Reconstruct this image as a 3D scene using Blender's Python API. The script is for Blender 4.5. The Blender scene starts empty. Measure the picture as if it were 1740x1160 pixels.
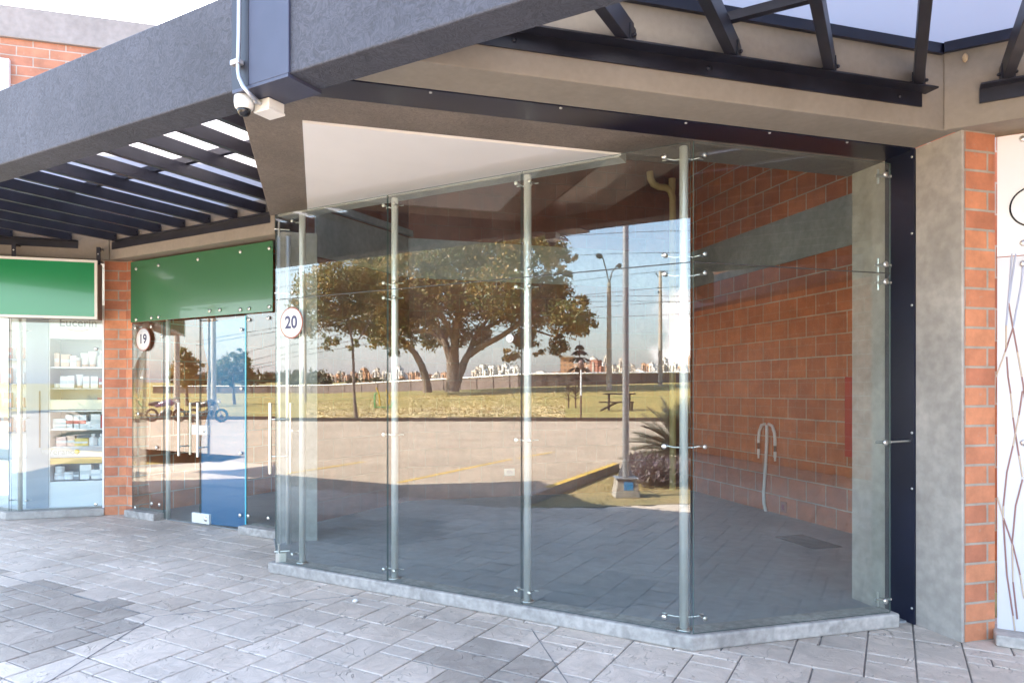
import bpy, bmesh, math, random
from math import sin, cos, radians, sqrt, pi
from mathutils import Vector, Matrix
random.seed(7)
scene = bpy.context.scene
COL = scene.collection

# ------------------------------------------------------------------ camera, sky, sun, exposure
TH = radians(15.88)                      # camera heading, clockwise from +Y
CAM_H = 1.47
cam = bpy.data.cameras.new('camera'); camo = bpy.data.objects.new('camera', cam); COL.objects.link(camo)
camo.location = (0, 0, CAM_H); camo.rotation_euler = (pi/2, 0, -TH)
cam.sensor_width = 36; cam.lens = 24.0; cam.shift_y = 0.0471
cam.clip_start = 0.05; cam.clip_end = 6000
scene.camera = camo

SUN_DIR = Vector((-0.10, 1.21, 1.0)).normalized()      # towards the sun
SUN_EL = math.asin(SUN_DIR.z); SUN_AZ = math.atan2(SUN_DIR.x, SUN_DIR.y)
world = bpy.data.worlds.new('World'); scene.world = world; world.use_nodes = True
nt = world.node_tree; nt.nodes.clear()
wo = nt.nodes.new('ShaderNodeOutputWorld'); bg = nt.nodes.new('ShaderNodeBackground')
sky = nt.nodes.new('ShaderNodeTexSky'); sky.sky_type = 'NISHITA'; sky.sun_disc = False
sky.sun_elevation = SUN_EL; sky.sun_rotation = SUN_AZ
sky.air_density = 1.15; sky.dust_density = 1.6; sky.ozone_density = 1.5
# cloud banks over the real sky
tc = nt.nodes.new('ShaderNodeTexCoord')
mp = nt.nodes.new('ShaderNodeMapping'); mp.inputs['Scale'].default_value = (1.0, 1.0, 2.2)
nz = nt.nodes.new('ShaderNodeTexNoise'); nz.inputs['Scale'].default_value = 2.6
nz.inputs['Detail'].default_value = 7; nz.inputs['Roughness'].default_value = 0.55
rmp = nt.nodes.new('ShaderNodeValToRGB')
rmp.color_ramp.elements[0].position = 0.50; rmp.color_ramp.elements[1].position = 0.68
sep = nt.nodes.new('ShaderNodeSeparateXYZ')
low = nt.nodes.new('ShaderNodeMapRange')      # clouds lie low over the horizon
low.inputs['From Min'].default_value = 0.02; low.inputs['From Max'].default_value = 0.26
low.inputs['To Min'].default_value = 0.30; low.inputs['To Max'].default_value = 0.0
mul = nt.nodes.new('ShaderNodeMath'); mul.operation = 'MULTIPLY'
hz = nt.nodes.new('ShaderNodeMapRange')       # whitish veil at the horizon
hz.inputs['From Min'].default_value = 0.0; hz.inputs['From Max'].default_value = 0.16
hz.inputs['To Min'].default_value = 0.55; hz.inputs['To Max'].default_value = 0.0
mx0 = nt.nodes.new('ShaderNodeMixRGB'); mx0.inputs['Color2'].default_value = (1.75, 1.75, 2.55, 1)
mx = nt.nodes.new('ShaderNodeMixRGB'); mx.inputs['Color2'].default_value = (6.5, 6.1, 6.2, 1)
L = nt.links.new
L(tc.outputs['Generated'], mp.inputs['Vector']); L(mp.outputs[0], nz.inputs['Vector'])
L(nz.outputs['Fac'], rmp.inputs['Fac']); L(tc.outputs['Generated'], sep.inputs[0])
L(sep.outputs['Z'], low.inputs['Value']); L(sep.outputs['Z'], hz.inputs['Value'])
L(rmp.outputs['Color'], mul.inputs[0]); L(low.outputs[0], mul.inputs[1])
hs = nt.nodes.new('ShaderNodeHueSaturation'); hs.inputs['Saturation'].default_value = 0.95
L(sky.outputs[0], hs.inputs['Color']); L(hs.outputs[0], mx0.inputs['Color1']); L(hz.outputs[0], mx0.inputs['Fac'])
L(mx0.outputs[0], mx.inputs['Color1']); L(mul.outputs[0], mx.inputs['Fac'])
dd = nt.nodes.new('ShaderNodeVectorMath'); dd.operation = 'DISTANCE'
dd.inputs[1].default_value = Vector((-0.9618+0.2736*0.27, -0.2736-0.9618*0.27, 0.075)).normalized()
sq = nt.nodes.new('ShaderNodeMapping'); sq.inputs['Scale'].default_value = (1, 1, 1)
dm = nt.nodes.new('ShaderNodeMapRange'); dm.inputs['From Min'].default_value = 0.0; dm.inputs['From Max'].default_value = 0.13; dm.inputs['To Min'].default_value = 0.50; dm.inputs['To Max'].default_value = 0.0
nb = nt.nodes.new('ShaderNodeTexNoise'); nb.inputs['Scale'].default_value = 17; nb.inputs['Detail'].default_value = 8; nb.inputs['Roughness'].default_value = 0.6
ad = nt.nodes.new('ShaderNodeMath'); ad.operation = 'ADD'; cr_ = nt.nodes.new('ShaderNodeMapRange'); cr_.inputs['From Min'].default_value = 0.72; cr_.inputs['From Max'].default_value = 0.90
mc = nt.nodes.new('ShaderNodeMixRGB'); mc.inputs['Color2'].default_value = (7.0, 6.5, 6.4, 1)
L(tc.outputs['Generated'], dd.inputs[0]); L(dd.outputs['Value'], dm.inputs['Value']); L(tc.outputs['Generated'], nb.inputs['Vector'])
L(dm.outputs[0], ad.inputs[0]); L(nb.outputs['Fac'], ad.inputs[1]); L(ad.outputs[0], cr_.inputs['Value']); L(cr_.outputs[0], mc.inputs['Fac'])
L(mx.outputs[0], mc.inputs['Color1']); L(mc.outputs[0], bg.inputs['Color']); L(bg.outputs[0], wo.inputs['Surface'])
bg.inputs['Strength'].default_value = 0.13

sun = bpy.data.lights.new('sun', 'SUN'); suno = bpy.data.objects.new('sun', sun); COL.objects.link(suno)
sun.energy = 4.6; sun.angle = radians(0.5); sun.color = (1.0, 0.90, 0.76)
suno.rotation_euler = SUN_DIR.to_track_quat('Z', 'Y').to_euler(); suno.location = (0, 30, 40)

vs = scene.view_settings
vs.view_transform = 'Standard'; vs.look = 'None'; vs.gamma = 1.0; vs.exposure = 3.36
scene.cycles.max_bounces = 10; scene.cycles.diffuse_bounces = 5; scene.cycles.glossy_bounces = 5
scene.cycles.transparent_max_bounces = 24; scene.cycles.transmission_bounces = 6
scene.cycles.use_denoising = True
scene.cycles.sample_clamp_indirect = 6.0
scene.cycles.caustics_reflective = False; scene.cycles.caustics_refractive = False

# ------------------------------------------------------------------ directions of the plan
S2 = sqrt(0.5)
DA = Vector((-S2, S2)); DE = Vector((S2, S2)); DX = Vector((1, 0)); DY = Vector((0, 1))
GA = 5.471            # X+Y of the front of shop 20
G19 = 6.81            # X+Y of the front of shop 19

# ------------------------------------------------------------------ mesh builder
class MB:
    def __init__(s): s.v = []; s.f = []; s.mi = []; s.sm = []; s.tone = {}
    def add(s, vs, fs, mi=0, sm=False, tone=None):
        o = len(s.v); s.v += [tuple(p) for p in vs]
        for f in fs:
            if tone is not None: s.tone[len(s.f)] = tone
            s.f.append(tuple(i+o for i in f)); s.mi.append(mi); s.sm.append(sm)
    def fbox(s, o, ax, ay, s0, s1, t0, t1, z0, z1, mi=0, tone=None):
        P = []
        for z in (z0, z1):
            for a, b in ((s0, t0), (s1, t0), (s1, t1), (s0, t1)):
                P.append((o[0]+ax[0]*a+ay[0]*b, o[1]+ax[1]*a+ay[1]*b, z))
        s.add(P, [(0,3,2,1),(4,5,6,7),(0,1,5,4),(1,2,6,5),(2,3,7,6),(3,0,4,7)], mi, tone=tone)
        return s
    def box(s, x0, x1, y0, y1, z0, z1, mi=0, tone=None): return s.fbox((0,0), DX, DY, x0, x1, y0, y1, z0, z1, mi, tone)
    def prism(s, poly, z0, z1, mi=0):
        n = len(poly)
        P = [(p[0], p[1], z0) for p in poly] + [(p[0], p[1], z1) for p in poly]
        F = [tuple(range(n-1, -1, -1)), tuple(range(n, 2*n))]
        F += [(i, (i+1) % n, n+(i+1) % n, n+i) for i in range(n)]
        s.add(P, F, mi); return s
    def slab(s, pts3, thick, nrm, mi=0):          # planar polygon given thickness along nrm
        n = len(pts3); nr = Vector(nrm)*thick
        P = [Vector(p) for p in pts3] + [Vector(p)+nr for p in pts3]
        F = [tuple(range(n-1, -1, -1)), tuple(range(n, 2*n))]
        F += [(i, (i+1) % n, n+(i+1) % n, n+i) for i in range(n)]
        s.add(P, F, mi); return s
    def tube(s, path, r, seg=10, mi=0, cap=True, sm=True):
        path = [Vector(p) for p in path]; n = len(path)
        rs = r if isinstance(r, (list, tuple)) else [r]*n
        rings = []; up = None
        for i, p in enumerate(path):
            d = (path[min(i+1, n-1)] - path[max(i-1, 0)]).normalized()
            if up is None:
                up = Vector((0,0,1)) if abs(d.z) < 0.9 else Vector((1,0,0))
            a = d.cross(up).normalized(); b = a.cross(d).normalized(); up = b
            rings.append([p + (a*cos(2*pi*k/seg) + b*sin(2*pi*k/seg))*rs[i] for k in range(seg)])
        P = [q for rg in rings for q in rg]; F = []
        for i in range(n-1):
            for k in range(seg):
                k2 = (k+1) % seg
                F.append((i*seg+k, i*seg+k2, (i+1)*seg+k2, (i+1)*seg+k))
        s.add(P, F, mi, sm)
        if cap:
            s.add(rings[0], [tuple(range(seg-1, -1, -1))], mi); s.add(rings[-1], [tuple(range(seg))], mi)
        return s
    def lathe(s, c, prof, seg=16, axis=(0,0,1), mi=0, sm=True):   # prof: (r, h) along axis
        ax = Vector(axis).normalized(); u = ax.orthogonal().normalized(); w = ax.cross(u); c = Vector(c)
        P = []; F = []
        for r, h in prof:
            for k in range(seg):
                t = 2*pi*k/seg; P.append(c + ax*h + (u*cos(t)+w*sin(t))*max(r, 1e-4))
        m = len(prof)
        for i in range(m-1):
            for k in range(seg):
                k2 = (k+1) % seg; F.append((i*seg+k, i*seg+k2, (i+1)*seg+k2, (i+1)*seg+k))
        F.append(tuple(range(seg-1, -1, -1))); F.append(tuple((m-1)*seg+k for k in range(seg)))
        s.add(P, F, mi, sm); return s
    def build(s, name, mats, parent=None, bevel=0, fixn=True, uvo=(0, 0)):
        me = bpy.data.meshes.new(name); off = wloc(parent)
        me.from_pydata([(p[0]-off.x, p[1]-off.y, p[2]-off.z) for p in s.v], [], s.f)
        if not isinstance(mats, (list, tuple)): mats = [mats]
        for m in mats: me.materials.append(m)
        me.polygons.foreach_set('material_index', s.mi); me.polygons.foreach_set('use_smooth', s.sm)
        if fixn:
            bm = bmesh.new(); bm.from_mesh(me); bmesh.ops.recalc_face_normals(bm, faces=bm.faces); bm.to_mesh(me); bm.free()
        uv = me.uv_layers.new(name='UVMap'); V = s.v
        for p in me.polygons:
            n = p.normal
            if abs(n.z) > 0.8:
                for li in p.loop_indices:
                    q = V[me.loops[li].vertex_index]; uv.data[li].uv = (q[0]+uvo[0], q[1]+uvo[1])
            else:
                t = Vector((-n.y, n.x)).normalized()
                if t.x + t.y*0.3 < 0: t = -t
                for li in p.loop_indices:
                    q = V[me.loops[li].vertex_index]; uv.data[li].uv = (q[0]*t.x+q[1]*t.y+uvo[0], q[2]+uvo[1])
        if s.tone:
            ca = me.color_attributes.new('tone', 'FLOAT_COLOR', 'CORNER')
            for i, p in enumerate(me.polygons):
                c = s.tone.get(i, 1.0); c = (c, c, c) if not isinstance(c, (tuple, list)) else c
                for li in p.loop_indices: ca.data[li].color = (c[0], c[1], c[2], 1)
        o = bpy.data.objects.new(name, me); COL.objects.link(o)
        if parent: o.parent = parent
        if bevel:
            b = o.modifiers.new('bevel', 'BEVEL'); b.width = bevel; b.segments = 2; b.limit_method = 'ANGLE'; b.angle_limit = radians(40)
        return o

def wloc(o):
    v = Vector((0, 0, 0))
    while o is not None: v += o.location; o = o.parent
    return v
def tag(o, label, cat, group=None):
    o['label'] = label; o['category'] = cat
    if group: o['group'] = group
    return o
def thing(name, label, cat, loc, group=None):
    o = bpy.data.objects.new(name, None); COL.objects.link(o); o.location = loc; o.empty_display_size = 0.1
    return tag(o, label, cat, group)
def struct(o, kind='structure'): o['kind'] = kind; return o
def copy_tree(o, parent=None):
    kids = list(o.children); c = o.copy(); COL.objects.link(c); c.parent = parent
    for k in kids: copy_tree(k, c)
    return c
def text_mb(txt, size, origin, ux, uz, nrm, thick=0.002, bold=0.0, mb=None):
    cu = bpy.data.curves.new('txt', 'FONT'); cu.body = txt; cu.size = size; cu.align_x = 'CENTER'; cu.align_y = 'CENTER'
    cu.offset = bold; cu.resolution_u = 6
    to = bpy.data.objects.new('txt', cu); COL.objects.link(to)
    bpy.context.view_layer.update()
    me = bpy.data.meshes.new_from_object(to.evaluated_get(bpy.context.evaluated_depsgraph_get()))
    O, U, W, N = Vector(origin), Vector(ux), Vector(uz), Vector(nrm)
    mb = mb or MB()
    P = [O + U*v.co.x + W*v.co.y + N*thick for v in me.vertices]
    mb.add(P, [tuple(p.vertices) for p in me.polygons])
    bpy.data.objects.remove(to); bpy.data.curves.remove(cu); bpy.data.meshes.remove(me)
    return mb

# ------------------------------------------------------------------ materials
def new_mat(name):
    m = bpy.data.materials.new(name); m.use_nodes = True
    t = m.node_tree; b = t.nodes['Principled BSDF']; return m, t, b
def plain(name, col, rough=0.5, metal=0.0, spec=0.5, noise=0.0, nscale=8.0, bump=0.0, bscale=60.0, emis=None, coat=0):
    m, t, b = new_mat(name)
    b.inputs['Base Color'].default_value = (*col, 1); b.inputs['Roughness'].default_value = rough
    b.inputs['Metallic'].default_value = metal; b.inputs['Specular IOR Level'].default_value = spec
    if coat: b.inputs['Coat Weight'].default_value = coat
    if noise or bump: tcn = t.nodes.new('ShaderNodeTexCoord')
    if noise:
        n = t.nodes.new('ShaderNodeTexNoise'); n.inputs['Scale'].default_value = nscale; n.inputs['Detail'].default_value = 6
        t.links.new(tcn.outputs['Object'], n.inputs['Vector'])
        r = t.nodes.new('ShaderNodeMapRange'); r.inputs['From Min'].default_value = 0.3; r.inputs['From Max'].default_value = 0.7
        r.inputs['To Min'].default_value = 1-noise; r.inputs['To Max'].default_value = 1+noise
        mxx = t.nodes.new('ShaderNodeMixRGB'); mxx.blend_type = 'MULTIPLY'; mxx.inputs['Fac'].default_value = 1
        mxx.inputs['Color1'].default_value = (*col, 1)
        t.links.new(n.outputs['Fac'], r.inputs['Value']); t.links.new(r.outputs[0], mxx.inputs['Color2'])
        t.links.new(mxx.outputs[0], b.inputs['Base Color'])
    if bump:
        n2 = t.nodes.new('ShaderNodeTexNoise'); n2.inputs['Scale'].default_value = bscale; n2.inputs['Detail'].default_value = 4
        t.links.new(tcn.outputs['Object'], n2.inputs['Vector'])
        bp = t.nodes.new('ShaderNodeBump'); bp.inputs['Strength'].default_value = bump; bp.inputs['Distance'].default_value = 0.01
        t.links.new(n2.outputs['Fac'], bp.inputs['Height']); t.links.new(bp.outputs[0], b.inputs['Normal'])
    if emis:
        b.inputs['Emission Color'].default_value = (*emis[:3], 1); b.inputs['Emission Strength'].default_value = emis[3]
    return m
def stucco(name, col, lines=0.35):
    """Worm-grooved textured render."""
    m, t, b = new_mat(name); b.inputs['Roughness'].default_value = 0.75
    tcn = t.nodes.new('ShaderNodeTexCoord')
    n0 = t.nodes.new('ShaderNodeTexNoise'); n0.inputs['Scale'].default_value = 9; n0.inputs['Detail'].default_value = 2
    mixv = t.nodes.new('ShaderNodeMixRGB'); mixv.blend_type = 'ADD'; mixv.inputs['Fac'].default_value = 0.22
    n1 = t.nodes.new('ShaderNodeTexNoise'); n1.inputs['Scale'].default_value = 38; n1.inputs['Detail'].default_value = 3; n1.inputs['Distortion'].default_value = 1.6
    t.links.new(tcn.outputs['Object'], n0.inputs['Vector']); t.links.new(tcn.outputs['Object'], mixv.inputs['Color1'])
    t.links.new(n0.outputs['Color'], mixv.inputs['Color2']); t.links.new(mixv.outputs[0], n1.inputs['Vector'])
    r = t.nodes.new('ShaderNodeMapRange'); r.inputs['From Min'].default_value = 0.36; r.inputs['From Max'].default_value = 0.64
    r.inputs['To Min'].default_value = 1-lines*0.5; r.inputs['To Max'].default_value = 1+lines*0.35
    mm = t.nodes.new('ShaderNodeMixRGB'); mm.blend_type = 'MULTIPLY'; mm.inputs['Fac'].default_value = 1; mm.inputs['Color1'].default_value = (*col, 1)
    n3 = t.nodes.new('ShaderNodeTexNoise'); n3.inputs['Scale'].default_value = 1.7; n3.inputs['Detail'].default_value = 5
    r3 = t.nodes.new('ShaderNodeMapRange'); r3.inputs['From Min'].default_value = 0.3; r3.inputs['From Max'].default_value = 0.7
    r3.inputs['To Min'].default_value = 0.78; r3.inputs['To Max'].default_value = 1.16
    mm2 = t.nodes.new('ShaderNodeMixRGB'); mm2.blend_type = 'MULTIPLY'; mm2.inputs['Fac'].default_value = 1
    t.links.new(tcn.outputs['Object'], n3.inputs['Vector']); t.links.new(n3.outputs['Fac'], r3.inputs['Value'])
    t.links.new(n1.outputs['Fac'], r.inputs['Value']); t.links.new(r.outputs[0], mm.inputs['Color2'])
    t.links.new(mm.outputs[0], mm2.inputs['Color1']); t.links.new(r3.outputs[0], mm2.inputs['Color2'])
    t.links.new(mm2.outputs[0], b.inputs['Base Color'])
    bp = t.nodes.new('ShaderNodeBump'); bp.inputs['Strength'].default_value = 0.6; bp.inputs['Distance'].default_value = 0.006
    t.links.new(n1.outputs['Fac'], bp.inputs['Height']); t.links.new(bp.outputs[0], b.inputs['Normal'])
    return m
def concrete(name, col, rough=0.8, amt=0.22, scale=2.2, stain=0.25):
    m, t, b = new_mat(name); b.inputs['Roughness'].default_value = rough
    tcn = t.nodes.new('ShaderNodeTexCoord')
    n1 = t.nodes.new('ShaderNodeTexNoise'); n1.inputs['Scale'].default_value = scale; n1.inputs['Detail'].default_value = 8; n1.inputs['Distortion'].default_value = 0.8
    n2 = t.nodes.new('ShaderNodeTexNoise'); n2.inputs['Scale'].default_value = scale*9; n2.inputs['Detail'].default_value = 5
    for n in (n1, n2): t.links.new(tcn.outputs['Object'], n.inputs['Vector'])
    r1 = t.nodes.new('ShaderNodeMapRange'); r1.inputs['From Min'].default_value = 0.3; r1.inputs['From Max'].default_value = 0.7
    r1.inputs['To Min'].default_value = 1-amt; r1.inputs['To Max'].default_value = 1+amt*0.7
    r2 = t.nodes.new('ShaderNodeMapRange'); r2.inputs['From Min'].default_value = 0.35; r2.inputs['From Max'].default_value = 0.65
    r2.inputs['To Min'].default_value = 1-stain*0.4; r2.inputs['To Max'].default_value = 1+stain*0.3
    t.links.new(n1.outputs['Fac'], r1.inputs['Value']); t.links.new(n2.outputs['Fac'], r2.inputs['Value'])
    ml = t.nodes.new('ShaderNodeMath'); ml.operation = 'MULTIPLY'
    t.links.new(r1.outputs[0], ml.inputs[0]); t.links.new(r2.outputs[0], ml.inputs[1])
    mm = t.nodes.new('ShaderNodeMixRGB'); mm.blend_type = 'MULTIPLY'; mm.inputs['Fac'].default_value = 1; mm.inputs['Color1'].default_value = (*col, 1)
    t.links.new(ml.outputs[0], mm.inputs['Color2']); t.links.new(mm.outputs[0], b.inputs['Base Color'])
    bp = t.nodes.new('ShaderNodeBump'); bp.inputs['Strength'].default_value = 0.25; bp.inputs['Distance'].default_value = 0.004
    t.links.new(n2.outputs['Fac'], bp.inputs['Height']); t.links.new(bp.outputs[0], b.inputs['Normal'])
    return m
def brick(name, bw, rh, mortar, c1, c2, cm, rough=0.8, gloss_noise=0.0):
    m, t, b = new_mat(name); b.inputs['Roughness'].default_value = rough
    uv = t.nodes.new('ShaderNodeUVMap'); uv.uv_map = 'UVMap'
    # slightly wandering joints
    nw = t.nodes.new('ShaderNodeTexNoise'); nw.inputs['Scale'].default_value = 7; t.links.new(uv.outputs[0], nw.inputs['Vector'])
    av = t.nodes.new('ShaderNodeMixRGB'); av.blend_type = 'ADD'; av.inputs['Fac'].default_value = 0.006
    t.links.new(uv.outputs[0], av.inputs['Color1']); t.links.new(nw.outputs['Color'], av.inputs['Color2'])
    bt = t.nodes.new('ShaderNodeTexBrick'); bt.offset = 0.5; bt.inputs['Scale'].default_value = 1
    bt.inputs['Brick Width'].default_value = bw; bt.inputs['Row Height'].default_value = rh
    bt.inputs['Mortar Size'].default_value = mortar; bt.inputs['Mortar Smooth'].default_value = 0.12; bt.inputs['Bias'].default_value = 0.0
    bt.inputs['Color1'].default_value = (*c1, 1); bt.inputs['Color2'].default_value = (*c2, 1); bt.inputs['Mortar'].default_value = (*cm, 1)
    t.links.new(av.outputs[0], bt.inputs['Vector'])
    n = t.nodes.new('ShaderNodeTexNoise'); n.inputs['Scale'].default_value = 5; n.inputs['Detail'].default_value = 8; n.inputs['Roughness'].default_value = 0.65
    t.links.new(uv.outputs[0], n.inputs['Vector'])
    r = t.nodes.new('ShaderNodeMapRange'); r.inputs['From Min'].default_value = 0.3; r.inputs['From Max'].default_value = 0.7
    r.inputs['To Min'].default_value = 0.72; r.inputs['To Max'].default_value = 1.2
    mm = t.nodes.new('ShaderNodeMixRGB'); mm.blend_type = 'MULTIPLY'; mm.inputs['Fac'].default_value = 1
    t.links.new(n.outputs['Fac'], r.inputs['Value']); t.links.new(bt.outputs['Color'], mm.inputs['Color1']); t.links.new(r.outputs[0], mm.inputs['Color2'])
    # pale mortar smears
    n4 = t.nodes.new('ShaderNodeTexNoise'); n4.inputs['Scale'].default_value = 22; n4.inputs['Detail'].default_value = 6
    t.links.new(uv.outputs[0], n4.inputs['Vector'])
    r4 = t.nodes.new('ShaderNodeMapRange'); r4.inputs['From Min'].default_value = 0.62; r4.inputs['From Max'].default_value = 0.8
    r4.inputs['To Min'].default_value = 0.0; r4.inputs['To Max'].default_value = 0.5
    t.links.new(n4.outputs['Fac'], r4.inputs['Value'])
    ms = t.nodes.new('ShaderNodeMixRGB'); ms.inputs['Color2'].default_value = (*cm, 1)
    t.links.new(r4.outputs[0], ms.inputs['Fac']); t.links.new(mm.outputs[0], ms.inputs['Color1'])
    t.links.new(ms.outputs[0], b.inputs['Base Color'])
    inv = t.nodes.new('ShaderNodeMath'); inv.operation = 'SUBTRACT'; inv.inputs[0].default_value = 1; t.links.new(bt.outputs['Fac'], inv.inputs[1])
    ad = t.nodes.new('ShaderNodeMath'); ad.operation = 'MULTIPLY_ADD'; ad.inputs[1].default_value = 0.15
    t.links.new(n4.outputs['Fac'], ad.inputs[0]); t.links.new(inv.outputs[0], ad.inputs[2])
    bp = t.nodes.new('ShaderNodeBump'); bp.inputs['Strength'].default_value = 0.8; bp.inputs['Distance'].default_value = 0.006
    t.links.new(ad.outputs[0], bp.inputs['Height']); t.links.new(bp.outputs[0], b.inputs['Normal'])
    return m
def glass(name, tint=(0.93, 0.965, 0.95), f0=0.055, pw=5.0):
    """Thin pane: mirror reflection by Schlick over a straight see-through."""
    m = bpy.data.materials.new(name); m.use_nodes = True; t = m.node_tree; t.nodes.clear()
    out = t.nodes.new('ShaderNodeOutputMaterial'); mixs = t.nodes.new('ShaderNodeMixShader')
    tr = t.nodes.new('ShaderNodeBsdfTransparent'); gl = t.nodes.new('ShaderNodeBsdfGlossy')
    tr.inputs['Color'].default_value = (*tint, 1); gl.inputs['Roughness'].default_value = 0.0; gl.inputs['Color'].default_value = (1, 1, 1, 1)
    lw = t.nodes.new('ShaderNodeLayerWeight'); lw.inputs['Blend'].default_value = 0.5
    p = t.nodes.new('ShaderNodeMath'); p.operation = 'POWER'; p.inputs[1].default_value = pw
    ma = t.nodes.new('ShaderNodeMath'); ma.operation = 'MULTIPLY_ADD'; ma.inputs[1].default_value = 1-f0; ma.inputs[2].default_value = f0
    t.links.new(lw.outputs['Facing'], p.inputs[0]); t.links.new(p.outputs[0], ma.inputs[0])
    t.links.new(ma.outputs[0], mixs.inputs['Fac']); t.links.new(tr.outputs[0], mixs.inputs[1]); t.links.new(gl.outputs[0], mixs.inputs[2])
    # a little dust and wiping marks on the pane
    tcn = t.nodes.new('ShaderNodeTexCoord'); mpn = t.nodes.new('ShaderNodeMapping'); mpn.inputs['Scale'].default_value = (1.2, 1.2, 0.5)
    nn = t.nodes.new('ShaderNodeTexNoise'); nn.inputs['Scale'].default_value = 2.3; nn.inputs['Detail'].default_value = 8; nn.inputs['Distortion'].default_value = 1.5
    mrn = t.nodes.new('ShaderNodeMapRange'); mrn.inputs['From Min'].default_value = 0.42; mrn.inputs['From Max'].default_value = 0.75; mrn.inputs['To Min'].default_value = 0.002; mrn.inputs['To Max'].default_value = 0.012
    dfn = t.nodes.new('ShaderNodeBsdfDiffuse'); dfn.inputs['Color'].default_value = (0.75, 0.74, 0.72, 1); mx2 = t.nodes.new('ShaderNodeMixShader')
    t.links.new(tcn.outputs['Object'], mpn.inputs['Vector']); t.links.new(mpn.outputs[0], nn.inputs['Vector']); t.links.new(nn.outputs['Fac'], mrn.inputs['Value'])
    t.links.new(mrn.outputs[0], mx2.inputs['Fac']); t.links.new(mixs.outputs[0], mx2.inputs[1]); t.links.new(dfn.outputs[0], mx2.inputs[2])
    t.links.new(mx2.outputs[0], out.inputs['Surface'])
    return m

M = {}
M['beam_grey'] = stucco('grey_textured_paint', (0.060, 0.064, 0.084), 0.6)
M['beam_soffit'] = stucco('taupe_textured_render', (0.20, 0.165, 0.135), 0.35)
M['tan_render'] = concrete('tan_render', (0.265, 0.230, 0.183), amt=0.08, scale=3, stain=0.12)
M['navy_steel'] = plain('navy_painted_steel', (0.012, 0.014, 0.030), 0.28, noise=0.2, nscale=3)
M['dark_steel'] = plain('dark_painted_steel', (0.011, 0.011, 0.018), 0.42, noise=0.35, nscale=9)
M['slat_steel'] = plain('dark_slat_paint', (0.024, 0.024, 0.036), 0.42, noise=0.3, nscale=5)
M['cover_plate'] = plain('slate_blue_painted_plate', (0.046, 0.050, 0.085), 0.45, noise=0.18, nscale=3)
M['cover_plate_shaded'] = plain('slate_plate_shaded', (0.010, 0.011, 0.020), 0.5, noise=0.18, nscale=3)  # same plate, shade of its folded side put into the colour
M['concrete'] = concrete('smooth_cast_concrete', (0.40, 0.365, 0.325), amt=0.22, scale=1.8, stain=0.3)
M['concrete_in'] = concrete('grey_cast_concrete', (0.36, 0.355, 0.33), amt=0.2, scale=2)
M['curb'] = concrete('pale_curb_concrete', (0.40, 0.365, 0.33), amt=0.32, scale=2.5, stain=0.5)
M['white_board'] = plain('white_ceiling_board', (0.86, 0.84, 0.81), 0.8, noise=0.03, nscale=2)
M['white_panel'] = plain('white_acrylic_sheet', (0.80, 0.79, 0.80), 0.25, noise=0.02, nscale=2)
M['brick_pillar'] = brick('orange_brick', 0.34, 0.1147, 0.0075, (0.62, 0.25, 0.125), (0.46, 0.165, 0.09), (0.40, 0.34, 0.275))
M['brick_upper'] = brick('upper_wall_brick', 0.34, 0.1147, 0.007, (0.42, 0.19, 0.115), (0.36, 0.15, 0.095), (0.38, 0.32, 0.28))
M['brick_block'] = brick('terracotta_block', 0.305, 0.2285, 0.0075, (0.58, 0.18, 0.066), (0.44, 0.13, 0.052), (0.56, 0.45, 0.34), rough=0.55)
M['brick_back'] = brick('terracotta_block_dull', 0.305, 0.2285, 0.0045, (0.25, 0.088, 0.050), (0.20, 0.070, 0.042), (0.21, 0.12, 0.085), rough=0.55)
M['floor'] = concrete('bare_shop_floor', (0.29, 0.295, 0.305), rough=0.7, amt=0.14, scale=1.2, stain=0.2)
M['steel'] = plain('brushed_stainless_steel', (0.72, 0.70, 0.66), 0.28, metal=1.0)
M['post'] = plain('satin_stainless_tube', (0.86, 0.85, 0.82), 0.36, metal=0.55)
M['glass'] = glass('clear_glass', tint=(0.90, 0.935, 0.925), f0=0.076)
M['glass19'] = glass('clear_glass_neighbour', f0=0.075)
M['glass_edge'] = plain('green_glass_edge', (0.10, 0.16, 0.15), 0.15)
M['film'] = None
M['white_paint'] = plain('white_paint', (0.80, 0.80, 0.81), 0.4)
M['white_plastic'] = plain('white_plastic', (0.80, 0.78, 0.74), 0.35)
M['black_plastic'] = plain('black_plastic', (0.012, 0.012, 0.014), 0.12)
M['pvc_white'] = plain('white_pvc_pipe', (0.74, 0.73, 0.71), 0.35)
M['pvc_yellow'] = plain('yellow_pvc_pipe', (0.62, 0.47, 0.20), 0.4)
M['red_paint'] = plain('red_enamel', (0.50, 0.022, 0.02), 0.3)
M['green_glass'] = plain('green_backed_glass', (0.050, 0.155, 0.075), 0.22, coat=0.4, noise=0.03, nscale=1)
M['green_sign'] = plain('green_vinyl_face', (0.020, 0.235, 0.085), 0.2, coat=0.3, noise=0.04, nscale=1)
M['cream_frame'] = plain('cream_metal_frame', (0.72, 0.69, 0.62), 0.4)
M['galv'] = plain('galvanised_conduit', (0.42, 0.43, 0.46), 0.35, metal=0.6)
M['navy_ink'] = plain('navy_ink', (0.045, 0.05, 0.11), 0.5)
M['grey_ink'] = plain('grey_ink', (0.30, 0.30, 0.31), 0.5)
M['rust_rim'] = plain('copper_red_rim', (0.42, 0.17, 0.12), 0.5)
M['sign_white'] = plain('white_sign_face', (0.82, 0.81, 0.80), 0.4)
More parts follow.
